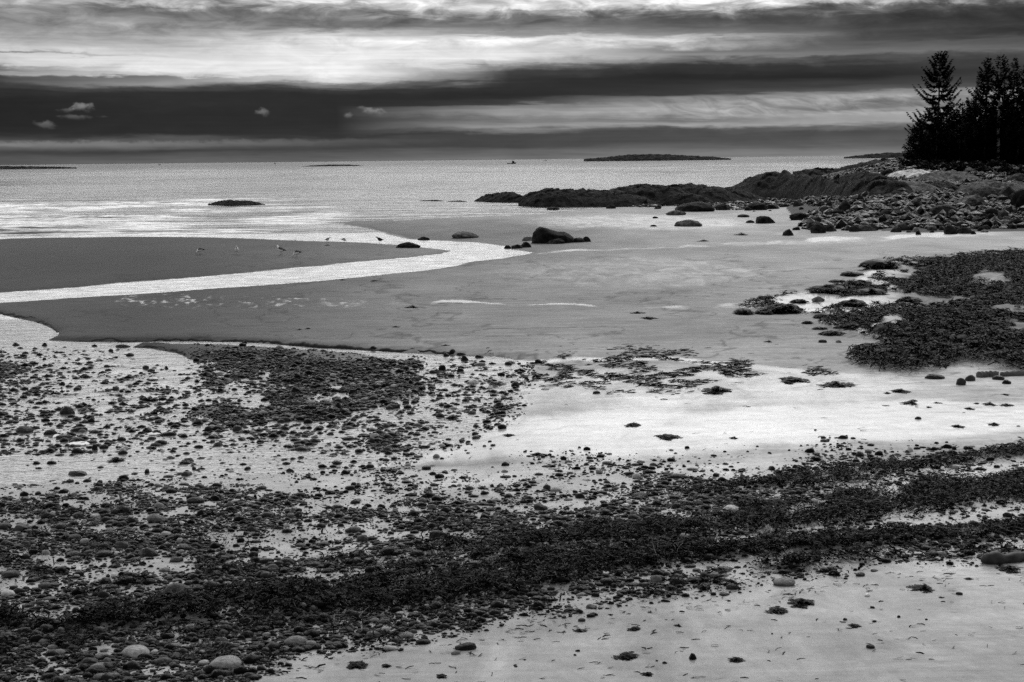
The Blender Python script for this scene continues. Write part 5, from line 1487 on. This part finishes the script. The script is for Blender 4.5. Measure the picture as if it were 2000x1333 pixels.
def stalk(u, v, pts, label):
    x, y, z = hit(u, v); pm = FPX / y
    V, F = tube([(x + p[0] / pm, y + p[2] / pm, z + p[1] / pm) for p in pts], [0.004] * (len(pts) - 1) + [0.002], 5)
    tag(put('dry_stalk', mesh_np('stalk', V, F, [M['straw']])), label, 'stalk', 'dry stalks in the wrack')
stalk(1288, 1098, [(4, 0, 0), (-6, 14, 6), (-10, 26, 10), (-14, 42, 12)], 'pale bent dry stalk leaning left in the central wrack')
stalk(1284, 1082, [(0, 0, 0), (1, 14, 4), (2, 28, 6)], 'short upright dry stalk beside the bent one')
stalk(1322, 1088, [(0, 0, 0), (1, 14, 2), (8, 24, 4), (14, 26, 8)], 'dry stalk curled over to the right in the wrack')
stalk(698, 1212, [(0, 0, 0), (6, 10, 4), (14, 18, 8), (24, 26, 10)], 'thin forked dry stalk low in the main wrack bank')

def foam_patch(u, v, w, h, label, seed):
    x, y, z, W, Dp, H = place_px(u, v, w, 3, 1.0); n = 40; t = np.linspace(0, 2 * math.pi, n, endpoint=False)
    d = h * y * y / (CAM_H * FPX)
    V = [(0, 0, .02)]; F = []
    for r, zz in ((.5, .03), (1.0, .002)):
        for a in t:
            k = r * (1 + .35 * fbm(np.array([math.cos(a) * 2 + seed]), np.array([math.sin(a) * 2]), 0, seed, 3)[0])
            V.append((k * W / 2 * math.cos(a), k * d / 2 * math.sin(a), zz))
    for i in range(n):
        j = (i + 1) % n; F.append((0, 1 + i, 1 + j)); F.append((1 + i, 1 + n + i, 1 + n + j, 1 + j))
    me = bpy.data.meshes.new('foam'); me.from_pydata(V, [], F); me.materials.append(M['foam'])
    for p in me.polygons: p.use_smooth = True
    tag(put('foam', me, (x, y, max(z, 0) + .004)), label, 'foam', kind='stuff')
foam_patch(152, 873, 46, 9, 'white foam at the foot of the black pointed rock', 1)
foam_patch(108, 855, 8, 6, 'fleck of foam at the left end of the long low stone', 2)
foam_patch(300, 852, 26, 4, 'thin foam line left of the grey split rock', 3)

# crumbling edges where the stream undercuts the sand
def sand_edge(pts, hgt, seed):
    P = []
    for (a, b), (c, d) in zip(pts[:-1], pts[1:]):
        n = max(2, int(abs(c - a) / 2.0))
        for i in range(n): P.append((a + (c - a) * i / n, b + (d - b) * i / n))
    P.append(pts[-1]); W = np.array([at0(*p) for p in P])
    n = fbm(W[:, 0] * 1.5, W[:, 1] * 1.5, 0, seed, 4); n2 = fbm(W[:, 0] * 5, W[:, 1] * 5, 0, seed + 5, 2)
    e = np.clip(np.minimum(np.arange(len(W)), len(W) - 1 - np.arange(len(W))) / 12.0, 0, 1)
    hh = hgt * (0.75 + 0.7 * n + 0.4 * n2) * (0.3 + 0.7 * e); hh = np.maximum(hh, 0.01)
    rows = []
    for off, zz in ((-0.10, -0.05), (-0.03 , 0.3), (0.03, 0.8), (0.10, 1.0), (0.5, 0.96), (1.3, 0.4)):
        rows.append(np.stack([W[:, 0], W[:, 1] + off + 0.25 * n + 0.08 * n2, zz * hh if zz > 0 else hh * 0 + zz], 1))
    V = np.concatenate(rows)
    tag(put('sand_bank_edge', mesh_np('edge', V, grid_faces(len(rows), len(W)), [M['wetbank']], True)), 'dark crumbling edge of sand undercut by the stream', kind='structure')
M['wetbank'] = mat_plain('wet_bank_sand', 0.008, 0.02, 0.8, 12.0, 0.1)
sand_edge([(-400,596),(0,613),(30,621),(70,628),(95,638),(112,650)], 0.10, 1)
sand_edge([(150,667),(250,668),(350,666),(450,667),(500,669),(560,674),(620,680),(700,683),(780,688),(860,691),(930,694)], 0.09, 2)
sand_edge([(262,678),(300,681),(340,688),(365,697),(373,703)], 0.09, 3)
